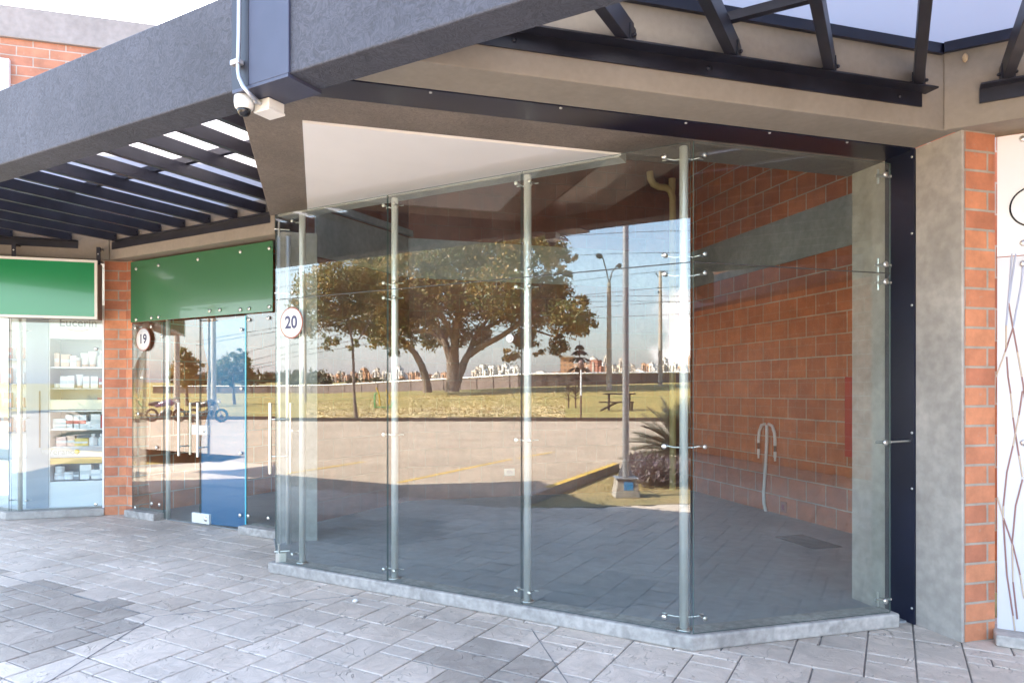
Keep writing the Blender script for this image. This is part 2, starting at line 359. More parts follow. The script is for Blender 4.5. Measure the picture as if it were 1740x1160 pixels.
# ------------------------------------------------------------------ measuring helpers
CT, ST = cos(TH), sin(TH)
def ray(u, v):
    a = (u-870)/1160; b = -(v-662)/1160
    return Vector((a*CT+ST, -a*ST+CT, b))
def onA(u, v, c):                     # on the vertical plane X+Y=c
    d = ray(u, v); k = c/(d.x+d.y); return Vector((d.x*k, d.y*k, CAM_H+d.z*k))
def onX(u, v, x): d = ray(u, v); k = x/d.x; return Vector((x, d.y*k, CAM_H+d.z*k))
def onY(u, v, y): d = ray(u, v); k = y/d.y; return Vector((d.x*k, y, CAM_H+d.z*k))
def onZ(u, v, z): d = ray(u, v); k = (z-CAM_H)/d.z; return Vector((d.x*k, d.y*k, z))

SOF = 2.98
# ------------------------------------------------------------------ ground of the place
# stamped paving: an ashlar of slate-textured stones in the directions of the diagonal fronts
def pav_mat(name='stamped_slate_paving', col=(0.63, 0.525, 0.435)):
    m, t, b = new_mat(name); b.inputs['Roughness'].default_value = 0.62
    tcn = t.nodes.new('ShaderNodeTexCoord'); at = t.nodes.new('ShaderNodeVertexColor'); at.layer_name = 'tone'
    n1 = t.nodes.new('ShaderNodeTexNoise'); n1.inputs['Scale'].default_value = 0.9; n1.inputs['Detail'].default_value = 6
    n2 = t.nodes.new('ShaderNodeTexNoise'); n2.inputs['Scale'].default_value = 6; n2.inputs['Detail'].default_value = 9; n2.inputs['Roughness'].default_value = 0.68; n2.inputs['Distortion'].default_value = 1.2
    n3 = t.nodes.new('ShaderNodeTexNoise'); n3.inputs['Scale'].default_value = 3.6; n3.inputs['Detail'].default_value = 5; n3.inputs['Distortion'].default_value = 2.2
    for n in (n1, n2, n3): t.links.new(tcn.outputs['Object'], n.inputs['Vector'])
    def mr(src, a, b_, c, d):
        r = t.nodes.new('ShaderNodeMapRange'); r.inputs['From Min'].default_value = a; r.inputs['From Max'].default_value = b_
        r.inputs['To Min'].default_value = c; r.inputs['To Max'].default_value = d; t.links.new(src, r.inputs['Value']); return r.outputs[0]
    def mm(a, b_):
        q = t.nodes.new('ShaderNodeMixRGB'); q.blend_type = 'MULTIPLY'; q.inputs['Fac'].default_value = 1
        if isinstance(a, tuple): q.inputs['Color1'].default_value = (*a, 1)
        else: t.links.new(a, q.inputs['Color1'])
        t.links.new(b_, q.inputs['Color2']); return q.outputs[0]
    c = mm(col, at.outputs['Color'])
    c = mm(c, mr(n1.outputs['Fac'], 0.3, 0.7, 0.74, 1.18)); c = mm(c, mr(n2.outputs['Fac'], 0.33, 0.68, 0.84, 1.16))
    # thin dark slate crevices
    w = t.nodes.new('ShaderNodeMath'); w.operation = 'SUBTRACT'; w.inputs[1].default_value = 0.5; t.links.new(n3.outputs['Fac'], w.inputs[0])
    ab = t.nodes.new('ShaderNodeMath'); ab.operation = 'ABSOLUTE'; t.links.new(w.outputs[0], ab.inputs[0])
    g = t.nodes.new('ShaderNodeMath'); g.operation = 'MULTIPLY'
    t.links.new(mr(ab.outputs[0], 0.0, 0.015, 1.0, 0.0), g.inputs[0]); t.links.new(mr(n2.outputs['Fac'], 0.47, 0.60, 0.0, 0.6), g.inputs[1])
    inv = t.nodes.new('ShaderNodeMath'); inv.operation = 'SUBTRACT'; inv.inputs[0].default_value = 1; t.links.new(g.outputs[0], inv.inputs[1])
    c = mm(c, inv.outputs[0])
    t.links.new(c, b.inputs['Base Color'])
    bp = t.nodes.new('ShaderNodeBump'); bp.inputs['Strength'].default_value = 0.75; bp.inputs['Distance'].default_value = 0.016
    sm = t.nodes.new('ShaderNodeMath'); sm.operation = 'ADD'; t.links.new(n2.outputs['Fac'], sm.inputs[0]); t.links.new(inv.outputs[0], sm.inputs[1])
    t.links.new(sm.outputs[0], bp.inputs['Height']); t.links.new(bp.outputs[0], b.inputs['Normal'])
    return m
M['paving'] = pav_mat()
M['joint'] = concrete('dark_paving_joint', (0.27, 0.245, 0.225), amt=0.35, scale=5)

def inpoly(x, y, P):
    r = False; n = len(P)
    for i in range(n):
        (x1, y1), (x2, y2) = P[i], P[(i+1) % n]
        if (y1 > y) != (y2 > y) and x < (x2-x1)*(y-y1)/(y2-y1)+x1: r = not r
    return r
PAVE = [(-8.3, 8.69), (-2.68, 3.07), (-2.45, 1.95), (-2.3, -0.5), (-3.2, -3.0), (-3.0, -14), (8.62, -14), (8.62, 2.0), (6.0, 2.0), (3.9, 3.4), (3.65, 3.6), (3.0, 5.0), (0.0, 7.0), (-2.0, 9.3), (-4.0, 9.6), (-8.0, 12.4)]
def paving(POLY, name, mats, z0, bays_on=True, gap=0.0045):
    mb = MB(); U = 0.120; N = 190; rnd = random.Random(3)
    mb.prism(POLY, -0.30, z0-0.009, 1)
    occ = [[False]*N for _ in range(N)]
    sizes = [(3, 2), (2, 3), (4, 2), (2, 2), (3, 2), (2, 1), (3, 3), (3, 1), (2, 2)]
    # darker poured bays, bounded by control joints
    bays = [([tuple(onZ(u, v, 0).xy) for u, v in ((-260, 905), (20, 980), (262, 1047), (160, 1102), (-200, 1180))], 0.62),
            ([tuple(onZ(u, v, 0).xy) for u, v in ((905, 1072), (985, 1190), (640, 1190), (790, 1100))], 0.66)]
    for j in range(N):
        for i in range(N):
            if occ[j][i]: continue
            sz = sizes[:]; rnd.shuffle(sz); sz.append((1, 1))
            for w, h in sz:
                if i+w <= N and j+h <= N and not any(occ[j+b][i+a] for a in range(w) for b in range(h)): break
            for a in range(w):
                for b in range(h): occ[j+b][i+a] = True
            g = gap; s0, s1 = (i-95)*U+g, (i+w-95)*U-g; t0, t1 = (j-58)*U+g, (j+h-58)*U-g
            cs, ctt = (s0+s1)/2, (t0+t1)/2
            x = DA.x*cs+DE.x*ctt+1.0; y = DA.y*cs+DE.y*ctt+2.2
            if not inpoly(x, y, POLY): continue
            f = rnd.uniform(0.92, 1.05); warm = rnd.uniform(-0.012, 0.012)
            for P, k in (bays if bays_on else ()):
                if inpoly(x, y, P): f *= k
            dz = rnd.uniform(-0.0012, 0.0012); bv = 0.006
            P4 = []
            for z, q in ((-0.010, 0), (dz-0.003, 0), (dz, bv)):
                for a, b in ((s0+q, t0+q), (s1-q, t0+q), (s1-q, t1-q), (s0+q, t1-q)):
                    P4.append((DA.x*a+DE.x*b+1.0, DA.y*a+DE.y*b+2.2, z+z0))
            F = [(8, 9, 10, 11)] + [(k*4+q, k*4+(q+1) % 4, (k+1)*4+(q+1) % 4, (k+1)*4+q) for k in (0, 1) for q in range(4)]
            mb.add(P4, F, 0, tone=(f+warm, f, f-warm))
    # control joints scored across the stamp
    for (u0, v0), (u1, v1) in ((((-250, 908), (262, 1047)), ((262, 1047), (610, 1010)), ((903, 1068), (985, 1190)), ((262, 1047), (-150, 1300))) if bays_on else ()):
        a, b = onZ(u0, v0, 0), onZ(u1, v1, 0); d = (b-a).xy.normalized(); n = Vector((-d.y, d.x))
        mb.fbox(a, d, n, 0, (b-a).xy.length, -0.0035, 0.0035, -0.008, 0.0016, 1)
    return struct(mb.build(name, mats, fixn=True))
paving(PAVE, 'pavement', [M['paving'], M['joint']], 0.0)

# ------------------------------------------------------------------ the shopping arcade
bld = thing('shopping_arcade', 'long low brick shopping arcade with grey canopy beams and sawtooth shop fronts', 'building', (0, 8, 0))
def part(mb, name, mat, parent=None, bevel=0, label=None, uvo=(0, 0)):
    o = mb.build(name, mat, parent or bld, bevel, uvo=uvo)
    if label: o['label'] = label
    return o
# front canopy beam, diagonal
AB0, AB1 = 3.06, 3.33
def abox(mb, c0, c1, x0, x1, z0, z1, mi=0):   # x0 > x1 : along the diagonal, between planes X+Y=c0..c1
    o = (x0, c0-x0); return mb.fbox(o, DA, DE, 0, (x0-x1)/S2, 0, (c1-c0)*S2, z0, z1, mi)
part(abox(MB(), AB0, AB1, 6.0, -8.0, 2.87, 3.335), 'canopy_beam', M['beam_grey'], bevel=0.008, label='dark grey textured canopy beam running diagonally across the front')
jc = MB(); abox(jc, AB0-0.018, AB0-0.002, -0.124, -0.305, 2.868, 3.345); abox(jc, AB0-0.016, AB1, -0.126, -0.385, 2.852, 2.868)
jc.slab([(-0.387, AB0-0.004+0.387, 2.868), (-0.305, AB0-0.018+0.305, 2.868), (-0.305, AB0-0.018+0.305, 3.345), (-0.387, AB0-0.004+0.387, 3.345)], 0.002, (-S2, -S2, 0), 1)
cover = part(jc, 'joint_cover', [M['cover_plate'], M['cover_plate_shaded']], bevel=0.002, label='slate blue steel cover plate over the joint in the canopy beam')
# lintel beam over the frontal pane, in two halves with a steel joint cover between
part(MB().prism([(-0.05, 3.14), (3.60, 3.14), (3.60, 3.42), (-0.20, 3.42)], SOF, 3.47), 'lintel_beam', M['tan_render'], bevel=0.006, label='tan rendered lintel beam above the corner glass')
part(MB().prism([(-0.40, 3.6505), (3.62, 3.6505), (3.62, 4.01), (-0.086, 4.01), (-0.086, 5.98), (-0.40, 6.30)], SOF, 3.465), 'soffit_beam', M['beam_soffit'], bevel=0.006, label='taupe textured soffit beam framing the white ceiling board')
part(MB().prism([(-0.22, 3.422), (3.60, 3.422), (3.60, 3.649), (-0.30, 3.649)], SOF-0.004, SOF+0.012), 'joint_cover', M['navy_steel'], label='navy steel strip covering the joint under the lintel')
strip = bld.children[-1]
for x in (0.55, 1.25, 2.0, 2.55, 3.1): part(MB().lathe((x, 3.44, SOF-0.010), [(0.001, 0), (0.008, 0.001), (0.009, 0.006)], 10), 'screw', M['steel'], strip)
part(MB().slab([(-0.083, 4.013, SOF-0.012), (1.868, 4.013, SOF-0.012), (-0.083, 5.96, SOF-0.012)], 0.02, (0, 0, 1)), 'ceiling_panel', M['white_board'], label='white triangular ceiling board in the canopy soffit')
hb = MB(); abox(hb, 5.882, 6.06, 1.86, -0.33, SOF-0.02, 4.78)
part(hb, 'header_wall', M['concrete_in'])
part(MB().box(1.80, 5.3, 3.98, 4.10, 3.466, 4.78), 'header_wall', M['concrete_in'])
# right jamb: concrete, navy joint cover, concrete, brick pillar
jr = MB().box(3.60, 3.622, 3.10, 3.42, 0, SOF).box(3.60, 3.80, 3.65, 3.95, 0, SOF)
part(jr, 'jamb', M['concrete'], bevel=0.004, label='smooth grey concrete jamb right of the glass corner')
part(MB().box(3.588, 3.61, 3.421, 3.648, 0.002, SOF-0.005), 'joint_cover', M['navy_steel'], label='upright navy steel plate between glass and concrete jamb')
plate = bld.children[-1]
for z in (0.10, 0.85, 1.2, 2.0, 2.45, 2.93): part(MB().lathe((3.587, 3.435, z), [(0.009, 0), (0.008, 0.003), (0.001, 0.005)], 10, (-1, 0, 0)), 'screw', M['steel'], plate)
part(MB().box(3.6225, 3.846, 3.098, 3.90, 0, SOF), 'brick_pillar', M['brick_pillar'], label='orange brick pillar beside the white shop panel at the right', uvo=(-3.6225, 0.0))
# right neighbour: lintel along the diagonal
part(MB().prism([(3.505, 3.135), (6.9, -0.27), (7.1, -0.05), (3.86, 3.19)], SOF, 3.47), 'lintel_beam', M['tan_render'], bevel=0.006)
# left neighbour lintels
lb = MB(); lb.prism([(-0.402, 7.0), (-2.335, 8.935), (-2.335, 9.25), (-0.402, 7.30)], SOF, 3.47); part(lb, 'lintel_beam', M['tan_render'], bevel=0.006, label='tan rendered lintel over the dark green sign board')
lb = MB(); lb.prism([(-2.337, 8.93), (-3.55, 8.93), (-7.0, 12.4), (-6.8, 12.6), (-3.45, 9.24), (-2.337, 9.24)], SOF, 3.47); part(lb, 'lintel_beam', M['tan_render'], bevel=0.006, label='tan rendered lintel over the bright green light box')
part(MB().fbox((-2.09, 8.90), DA, DE, 0.0, 0.14, 0.0, 0.4, 0, SOF).box(-2.40, -2.115, 8.985, 9.5, 0, SOF), 'brick_pillar', M['brick_pillar'], label='orange brick pillar between the two green signs', uvo=(2.42, 0.0))
# roof and the parts above
roof = [(-0.34, 6.45), (1.95, 4.02), (5.35, 4.02), (5.35, 9.2), (1.0, 9.2), (-0.5, 7.45)]
part(MB().prism(roof, 4.78, 4.95), 'roof_slab', M['concrete_in'])
part(MB().box(-5.3, 14.0, 9.30, 16.0, 3.5, 5.58), 'upper_block', M['brick_upper'], label='upper storey brick wall behind the canopy')
part(MB().box(2.2, 14.0, 6.6, 9.295, 4.96, 13.0), 'upper_block', M['brick_upper'])  # unseen tall block, added to shade the ground mirrored in the frontal pane
part(MB().box(-5.32, 14.02, 9.26, 16.02, 5.58, 5.95), 'parapet', concrete('parapet_render', (0.27, 0.245, 0.24), amt=0.12, scale=1.5), bevel=0.01, label='pale grey rendered parapet along the upper storey')
wf = MB(); wx0 = -3.95; wx1 = -3.46
wf.box(wx0, wx1, 9.25, 9.32, 5.24, 5.32).box(wx0, wx1, 9.25, 9.32, 4.2, 4.27).box(wx1-0.06, wx1, 9.25, 9.32, 4.27, 5.24).box(wx0, wx0+0.06, 9.25, 9.32, 4.27, 5.24)
wp = part(wf, 'window', M['white_paint'])
part(MB().box(wx0+0.06, wx1-0.06, 9.28, 9.29, 4.27, 5.24), 'pane', M['white_panel'], wp)
# rooms behind
iw = part(MB().box(5.22, 5.37, 3.9, 9.15, 0, 4.8), 'interior_wall', M['brick_block'], label='terracotta block wall on the right of the empty shop')
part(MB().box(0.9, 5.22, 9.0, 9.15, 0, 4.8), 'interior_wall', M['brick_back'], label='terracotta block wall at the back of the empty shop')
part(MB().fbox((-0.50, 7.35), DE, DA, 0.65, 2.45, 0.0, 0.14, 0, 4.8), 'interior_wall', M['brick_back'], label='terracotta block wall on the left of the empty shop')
rb = MB().box(5.205, 5.221, 3.95, 9.0, 2.94, 3.46).box(0.9, 5.205, 8.985, 9.001, 2.94, 3.46).fbox((-0.50, 7.35), DE, DA, 0.66, 2.3, -0.016, 0.0, 2.94, 3.46)
part(rb, 'ring_beam', M['concrete_in'])
part(MB().box(-0.335, -0.005, 6.87, 7.22, 0, SOF), 'column', M['concrete_in'], bevel=0.005, label='pale concrete column inside the left end of the glass front')
part(MB().box(3.87, 5.22, 3.80, 3.95, 0, 4.8), 'interior_wall', M['brick_block'])
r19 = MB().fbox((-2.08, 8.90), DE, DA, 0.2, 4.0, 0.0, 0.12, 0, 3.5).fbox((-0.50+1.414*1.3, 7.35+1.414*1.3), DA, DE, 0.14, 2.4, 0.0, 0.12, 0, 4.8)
part(r19, 'interior_wall', M['brick_block'], label='terracotta block walls of the neighbouring shop')
part(MB().prism([(-0.42, 7.31), (-2.1, 8.99), (-0.3, 10.9), (1.4, 9.2)], 3.48, 3.56), 'roof_slab', M['concrete_in'])

# floors of the rooms
fl = MB().prism([(2.07, 3.47), (3.58, 3.47), (3.6, 3.95), (5.22, 3.95), (5.22, 9.0), (1.05, 9.0), (-0.45, 7.4), (-0.33, 6.2), (-0.29, 5.84)], -0.05, 0.012)
struct(fl.build('shop_floor', M['floor']))
struct(MB().prism([(-0.42, 7.28), (-2.05, 8.91), (0.2, 11.2), (1.9, 9.5)], -0.05, 0.010).build('shop_floor', M['floor']))
struct(MB().prism([(-2.35, 9.06), (-3.36, 9.06), (-5.8, 11.5), (-2.35, 11.5)], -0.05, 0.06).build('shop_floor', plain('white_tiles', (0.62, 0.62, 0.63), 0.3)))

# ------------------------------------------------------------------ spider fitting and posts of the glass front
def fitting(mb, p, du, nrm, z, L_=0.085, rod=0.02):
    """bolt heads either side of a post with their arms; du = directions along the glass, nrm = outwards"""
    for d in du:
        q = Vector((p[0]+d[0]*L_, p[1]+d[1]*L_, z)); n = Vector((nrm[0], nrm[1], 0)) if not isinstance(nrm, dict) else nrm[d]
        mb.tube([Vector((p[0], p[1], z-0.006)), Vector((p[0]+d[0]*L_*0.55, p[1]+d[1]*L_*0.55, z-0.008)), q+n*0.02], [0.006, 0.0055, 0.005], 8)
        mb.lathe(q+n*0.005, [(0.006, 0), (0.006, 0.058), (0.013, 0.061), (0.015, 0.066), (0.013, 0.071), (0.003, 0.073)], 14, n)
        mb.tube([q, q+Vector((d[0], d[1], 0))*0.032], 0.004, 8)

sf = thing('glass_shopfront', 'corner glass front of the empty shop, frameless panes on steel posts over a concrete curb', 'shop front', (2.037, 3.434, 0))
C0 = Vector((2.037, 3.434))
ZB, ZJ, ZT = 0.090, 2.192, 2.875
def pane(o, ax, ay, s0, s1, z0, z1, parent, mat=None, th=0.008, name='glass_pane'):
    mb = MB().fbox(o, ax, ay, s0, s1, 0, th, z0, z1)
    ob = mb.build(name, [mat or M['glass'], M['glass_edge']], parent)
    me = ob.data
    for p in me.polygons:                        # cut edges show green
        if p.area < 0.5*max(q.area for q in me.polygons): p.material_index = 1
    return ob
for a, b in ((0.012, 1.094), (1.102, 2.194), (2.202, 3.345)):
    pane(C0, DA, DE, a, b, ZB, ZJ-0.003, sf); pane(C0, DA, DE, a, b, ZJ+0.003, ZT, sf)
pane((2.045, 3.434), DX, DY, 0.0, 1.375, ZB, ZJ-0.003, sf); pane((2.045, 3.434), DX, DY, 0.0, 1.375, ZJ+0.003, ZT, sf)
M['seal'] = plain('dark_joint_seal', (0.05, 0.05, 0.052), 0.5)
MB().fbox(C0, DA, DE, 0.012, 3.345, 0.001, 0.007, ZJ-0.002, ZJ+0.002).fbox((2.045, 3.434), DX, DY, 0.0, 1.375, 0.001, 0.007, ZJ-0.002, ZJ+0.002).build('joint_seal', M['seal'], sf)
NA = (-S2, -S2)
for i, s in enumerate((0.0, 1.098, 2.198, 3.134)):
    t = 0.085 if i else 0.075
    p = (C0.x+DA.x*s+DE.x*t, C0.y+DA.y*s+DE.y*t) if i else (C0.x-0.005, C0.y+0.085)
    po = MB().lathe((p[0], p[1], 0.088), [(0.025, 0), (0.025, 2.78), (0.022, 2.785)], 20).build('post', M['post'], sf)
    base = MB().lathe((p[0], p[1], 0.088), [(0.045, 0), (0.045, 0.006), (0.03, 0.012)], 20).build('base_plate', M['steel'], po)
    for z in (2.81, 2.245, 2.137, 1.144, 0.165):
        fm = MB()
        if i == 0: fitting(fm, p, ((DA.x, DA.y), (1.0, 0.0)), {(DA.x, DA.y): Vector((-S2, -S2, 0)), (1.0, 0.0): Vector((0, -1, 0))}, z, 0.095)
        elif i == 3:
            fitting(fm, p, ((DA.x, DA.y),), NA, z, 0.04)
        else: fitting(fm, p, ((DA.x, DA.y), (-DA.x, -DA.y)), NA, z, 0.048)
        fm.build('spider_fitting', M['steel'], po)
# wall brackets at the right end of the frontal pane
for z in (2.80, 2.245, 2.137, 1.144, 0.165):
    b = MB().tube([(3.34, 3.47, z), (3.44, 3.45, z)], 0.008, 8)
    if z == 1.144: b.tube([(3.40, 3.45, z), (3.587, 3.45, z+0.005)], 0.007, 8)
    b.lathe((3.375, 3.43, z), [(0.008, 0), (0.018, 0.004), (0.018, 0.01), (0.01, 0.013)], 12, (0, -1, 0))
    if z > 2 or z < 1: b.tube([(3.365, 3.475, z-0.045), (3.365, 3.475, z+0.045)], 0.007, 8)
    b.build('wall_bracket', M['steel'], sf)
# curb under the glass
cv = 5.471-0.042; E0 = C0+DA*3.40
def curbpoly():
    oc = (cv-3.404, 3.404); ic = (5.68-3.58, 3.58)
    return [oc, (3.465, 3.404), (3.465, 3.58), ic, (E0.x+0.075*S2*2, E0.y+0.075*S2*2), (E0.x-0.021, E0.y-0.021)]
cb = MB().prism(curbpoly(), 0.0, 0.088).build('curb', M['curb'], sf, bevel=0.012)
# return with the glass door
dr = MB().fbox((-0.326, 5.86), DY, DX, 0, 0.86, 0, 0.010, 0.03, 2.19).build('glass_door', [M['glass']], sf); dr['label'] = 'glass door in the short return, with long steel pull handles'
hx = -0.42
hm = MB().tube([(hx, 6.62, 0.70), (hx, 6.62, 1.35)], 0.014, 12)
for z in (0.86, 1.2): hm.tube([(hx, 6.62, z), (-0.24, 6.62, z)], 0.007, 8)
hm.tube([(-0.24, 6.62, 0.70), (-0.24, 6.62, 1.35)], 0.014, 12)
hm.build('handle', M['steel'], dr)
MB().fbox((-0.326, 5.82), DY, DX, 0, 1.0, 0, 0.010, 2.198, 2.875).build('glass_pane', M['glass'], sf)
po = MB().lathe((-0.27, 6.80, 0.0), [(0.022, 0), (0.022, 2.92)], 18).build('post', M['post'], sf)
for z in (2.76, 2.245, 0.17):
    cr = MB().tube([(-0.335, 5.80, z), (-0.22, 5.80, z)], 0.007, 8).tube([(-0.30, 5.785, z-0.06), (-0.30, 5.785, z+0.06)], 0.008, 8)
    if z < 1: cr.box(-0.325, -0.245, 5.77, 5.85, 0.09, 0.16)
    cr.build('corner_clamp', M['steel'], sf)
# small round white disc on the middle pane
hp = onA(868, 575, GA)
sb = MB().lathe(hp+Vector((-S2, -S2, 0))*0.012, [(0.027, 0), (0.027, 0.003)], 24, (-S2, -S2, 0)).lathe(hp+Vector((-S2, -S2, 0))*0.016, [(0.018, 0), (0.017, 0.014), (0.012, 0.017), (0.001, 0.018)], 20, (-S2, -S2, 0))
tag(sb.build('white_disc', M['white_plastic']), 'small round white disc on the glass left of the middle steel post', 'button')

# ------------------------------------------------------------------ number discs
def disc(name, label, c, n, r, txt, size):
    t = thing(name, label, 'number sign', c - Vector((0, 0, r)))
    n = Vector(n); ux = Vector((-n.y, n.x, 0)); ux = ux if ux.x > 0 else -ux
    MB().lathe(c+n*0.002, [(r, 0), (r, 0.004)], 40, n).build('rim', M['rust_rim'], t)
    MB().lathe(c+n*0.004, [(r*0.92, 0), (r*0.92, 0.004)], 40, n).build('disc', M['sign_white'], t)
    text_mb(txt, size, c+n*0.009, ux, (0, 0, 1), n, 0.0, bold=size*0.034).build('numerals', M['navy_ink'], t)
c20 = onA(496, 548.5, GA-0.02); disc('number_sign', 'round white number sign reading 20 on the corner glass front', c20, (-S2, -S2, 0), 0.124, '20', 0.135)
c19 = onA(244, 576.5, G19-0.03); disc('number_sign', 'round white number sign reading 19 on the glass beside the brick pillar', c19, (-S2, -S2, 0), 0.134, '19', 0.145)

# ------------------------------------------------------------------ neighbour shop 19
O19 = Vector((0, G19))
s19 = thing('glass_shopfront', 'glass front of the neighbouring shop with double doors, one leaf filmed blue', 'shop front', (-1.2, 8.0, 0))
s9 = lambda x: -x/S2
pane(O19, DA, DE, s9(-1.676), s9(-2.085), 0.085, 2.245, s19, M['glass19'])
pane(O19, DA, DE, s9(-0.345), s9(-0.708), 0.085, 2.245, s19, M['glass19'])
dl = pane(O19, DA, DE, s9(-1.232), s9(-1.670), 0.025, 2.235, s19, M['glass19'], name='glass_door'); dl['label'] = 'clear glass door leaf'
d2 = pane(O19, DA, DE, s9(-0.716), s9(-1.220), 0.025, 2.235, s19, M['glass19'], name='glass_door'); d2['label'] = 'glass door leaf covered in blue protective film'
mf = bpy.data.materials.new('blue_protective_film'); mf.use_nodes = True; tt = mf.node_tree; tt.nodes.clear()
o_ = tt.nodes.new('ShaderNodeOutputMaterial'); m1 = tt.nodes.new('ShaderNodeMixShader'); trn = tt.nodes.new('ShaderNodeBsdfTransparent'); trn.inputs['Color'].default_value = (0.05, 0.40, 0.62, 1)
pb = tt.nodes.new('ShaderNodeBsdfPrincipled'); pb.inputs['Base Color'].default_value = (0.004, 0.15, 0.36, 1); pb.inputs['Roughness'].default_value = 0.25
m1.inputs['Fac'].default_value = 0.8
tt.links.new(trn.outputs[0], m1.inputs[1]); tt.links.new(pb.outputs[0], m1.inputs[2]); tt.links.new(m1.outputs[0], o_.inputs['Surface'])
M['film'] = mf
def on19(u, v, t=0.012): return onA(u, v, G19) + Vector((DE.x*t, DE.y*t, 0))
fp = [on19(u, v) for u, v in ((417.5, 538), (417.5, 897), (340.5, 889), (340.5, 745), (352, 700), (349, 660), (353, 625), (345, 590), (343, 548))]
MB().slab(fp, 0.0015, (DE.x, DE.y, 0)).build('blue_film', M['film'], d2)
M['cyan_edge'] = plain('cyan_glass_edge', (0.10, 0.50, 0.60), 0.2)  # even cyan colour along the edge of the filmed leaf
MB().fbox(O19, DA, DE, s9(-0.712), s9(-0.722), -0.002, 0.012, 0.02, 2.236).build('edge_strip', M['cyan_edge'], d2)
for s, dd in ((s9(-1.417), dl), (s9(-1.192), d2)):
    hm = MB()
    for t, z0, z1 in ((-0.065, 0.75, 1.33), (0.075, 0.75, 1.33)):
        q = O19+DA*s+DE*t; hm.tube([(q.x, q.y, z0), (q.x, q.y, z1)], 0.014, 12)
    a, b = O19+DA*s+DE*-0.065, O19+DA*s+DE*0.075
    for z in (0.85, 1.23): hm.tube([(a.x, a.y, z), (b.x, b.y, z)], 0.008, 8)
    hm.build('handle', M['steel'], dd)
for z0, z1, a, b in ((0.985, 1.085, -1.13, -1.31), (0.03, 0.135, -1.11, -1.31)):
    lk = MB().fbox(O19, DA, DE, s9(a), s9(b), -0.016, 0.022, z0, z1)
    q = O19+DA*(s9(a)+0.05)+DE*-0.016
    lo = lk.build('lock_plate', plain('bright_brushed_plate', (0.80, 0.79, 0.78), 0.35, metal=0.25), d2 if z0 < 0.5 else dl, bevel=0.003)
    MB().lathe((q.x, q.y, (z0+z1)/2), [(0.026, 0), (0.026, 0.004), (0.018, 0.010), (0.006, 0.012)], 20, (-S2, -S2, 0)).build('cylinder', M['steel'], lo)
for x in (-1.673,):
    q = O19+DA*s9(x)+DE*0.055
    MB().lathe((q.x, q.y, 0.0), [(0.024, 0), (0.024, 2.9)], 18).build('post', M['post'], s19)
MB().fbox(O19, DA, DE, s9(-1.70), s9(-2.09), -0.10, 0.12, 0, 0.083).build('curb', M['curb'], s19, bevel=0.01)
MB().fbox(O19, DA, DE, s9(-0.30), s9(-0.715), -0.10, 0.12, 0, 0.083).build('curb', M['curb'], s19, bevel=0.01)
for u, v in ((231, 862), (259, 855), (272, 857), (423, 876), (457, 880), (231, 557), (258, 555), (276, 571), (424, 543), (457, 540), (411, 560), (411, 660), (409, 875), (267, 760), (236, 703), (410, 770)):
    MB().lathe(on19(u, v, -0.002), [(0.006, 0), (0.018, 0.004), (0.02, 0.010), (0.014, 0.015)], 12, (-S2, -S2, 0)).build('glass_bolt', M['steel'], s19)

sgn = thing('sign_board', 'dark green glass sign board bolted above the double doors of the neighbouring shop', 'sign', (-1.25, 8.02, 2.25))
sp = MB().fbox((0, G19-0.05), DA, DE, s9(-0.43), s9(-2.088), -0.006, 0.006, 2.25, 2.952).build('panel', M['green_glass'], sgn, bevel=0.002)
for u, v in ((232, 457), (270, 451), (337, 441), (409, 428), (458, 422), (232, 543), (258, 540), (270, 538.5), (357, 528), (374, 526.5), (409, 526), (424, 524.5), (458, 521)):
    MB().lathe(onA(u, v, G19-0.059), [(0.017, 0), (0.019, 0.005), (0.016, 0.012), (0.002, 0.014)], 14, (-S2, -S2, 0)).build('bolt', M['steel'], sgn)

# ------------------------------------------------------------------ pharmacy at the left
ph = thing('glass_shopfront', 'bright glass front of the stocked shop at the left edge, standing on a grey curb', 'shop front', (-3.0, 9.03, 0))
M['glassP'] = glass('clear_glass_stocked', f0=0.06)
pane((-3.355, 9.03), DX, DY, 0.0, 0.935, 0.09, 2.9, ph, M['glassP'])
pane((-3.375, 9.03), DA, DE, 0.012, 2.4, 0.09, 2.9, ph, M['glassP'])
MB().lathe((-3.30, 9.12, 0.06), [(0.025, 0), (0.025, 2.8)], 18).build('post', M['post'], ph)
MB().box(-2.432, -2.415, 9.02, 9.06, 0.085, 2.3).build('edge_strip', M['white_paint'], ph)
MB().prism([(-2.40, 8.97), (-3.385, 8.97), (-5.9, 11.48), (-5.75, 11.6), (-3.33, 9.15), (-2.40, 9.15)], 0, 0.088).build('curb', M['concrete'], ph, bevel=0.01)
for z in (0.20, 1.15, 2.15):
    sp2 = MB(); fitting(sp2, (-3.30, 9.11), ((1.0, 0.0), (DA.x, DA.y)), {(1.0, 0.0): Vector((0, -1, 0)), (DA.x, DA.y): Vector((-S2, -S2, 0))}, z); sp2.build('spider_fitting', M['steel'], ph)
for z in (0.13, 1.95): MB().lathe((-2.50, 9.028, z), [(0.02, 0), (0.02, 0.012), (0.01, 0.016)], 14, (0, -1, 0)).build('glass_bolt', M['steel'], ph)
pw = MB().box(-5.6, -2.3, 11.4, 11.5, 0, 3.4).box(-2.40, -2.30, 9.5, 11.4, 0, 3.4)
part(pw, 'interior_wall', M['white_paint'], label='white walls of the stocked shop')
part(MB().prism([(-2.35, 9.26), (-3.45, 9.26), (-5.7, 11.5), (-2.35, 11.5)], 3.30, 3.40), 'ceiling', M['white_paint'])
cl = MB().box(-3.2, -2.6, 9.75, 10.9, 3.26, 3.295); clo = cl.build('added_light_panel', plain('added_panel_glow', (0.9, 0.9, 0.9), 0.5, emis=(1.0, 0.96, 0.92, 0.5)))  # added unseen panel, glows to brighten the stocked shop
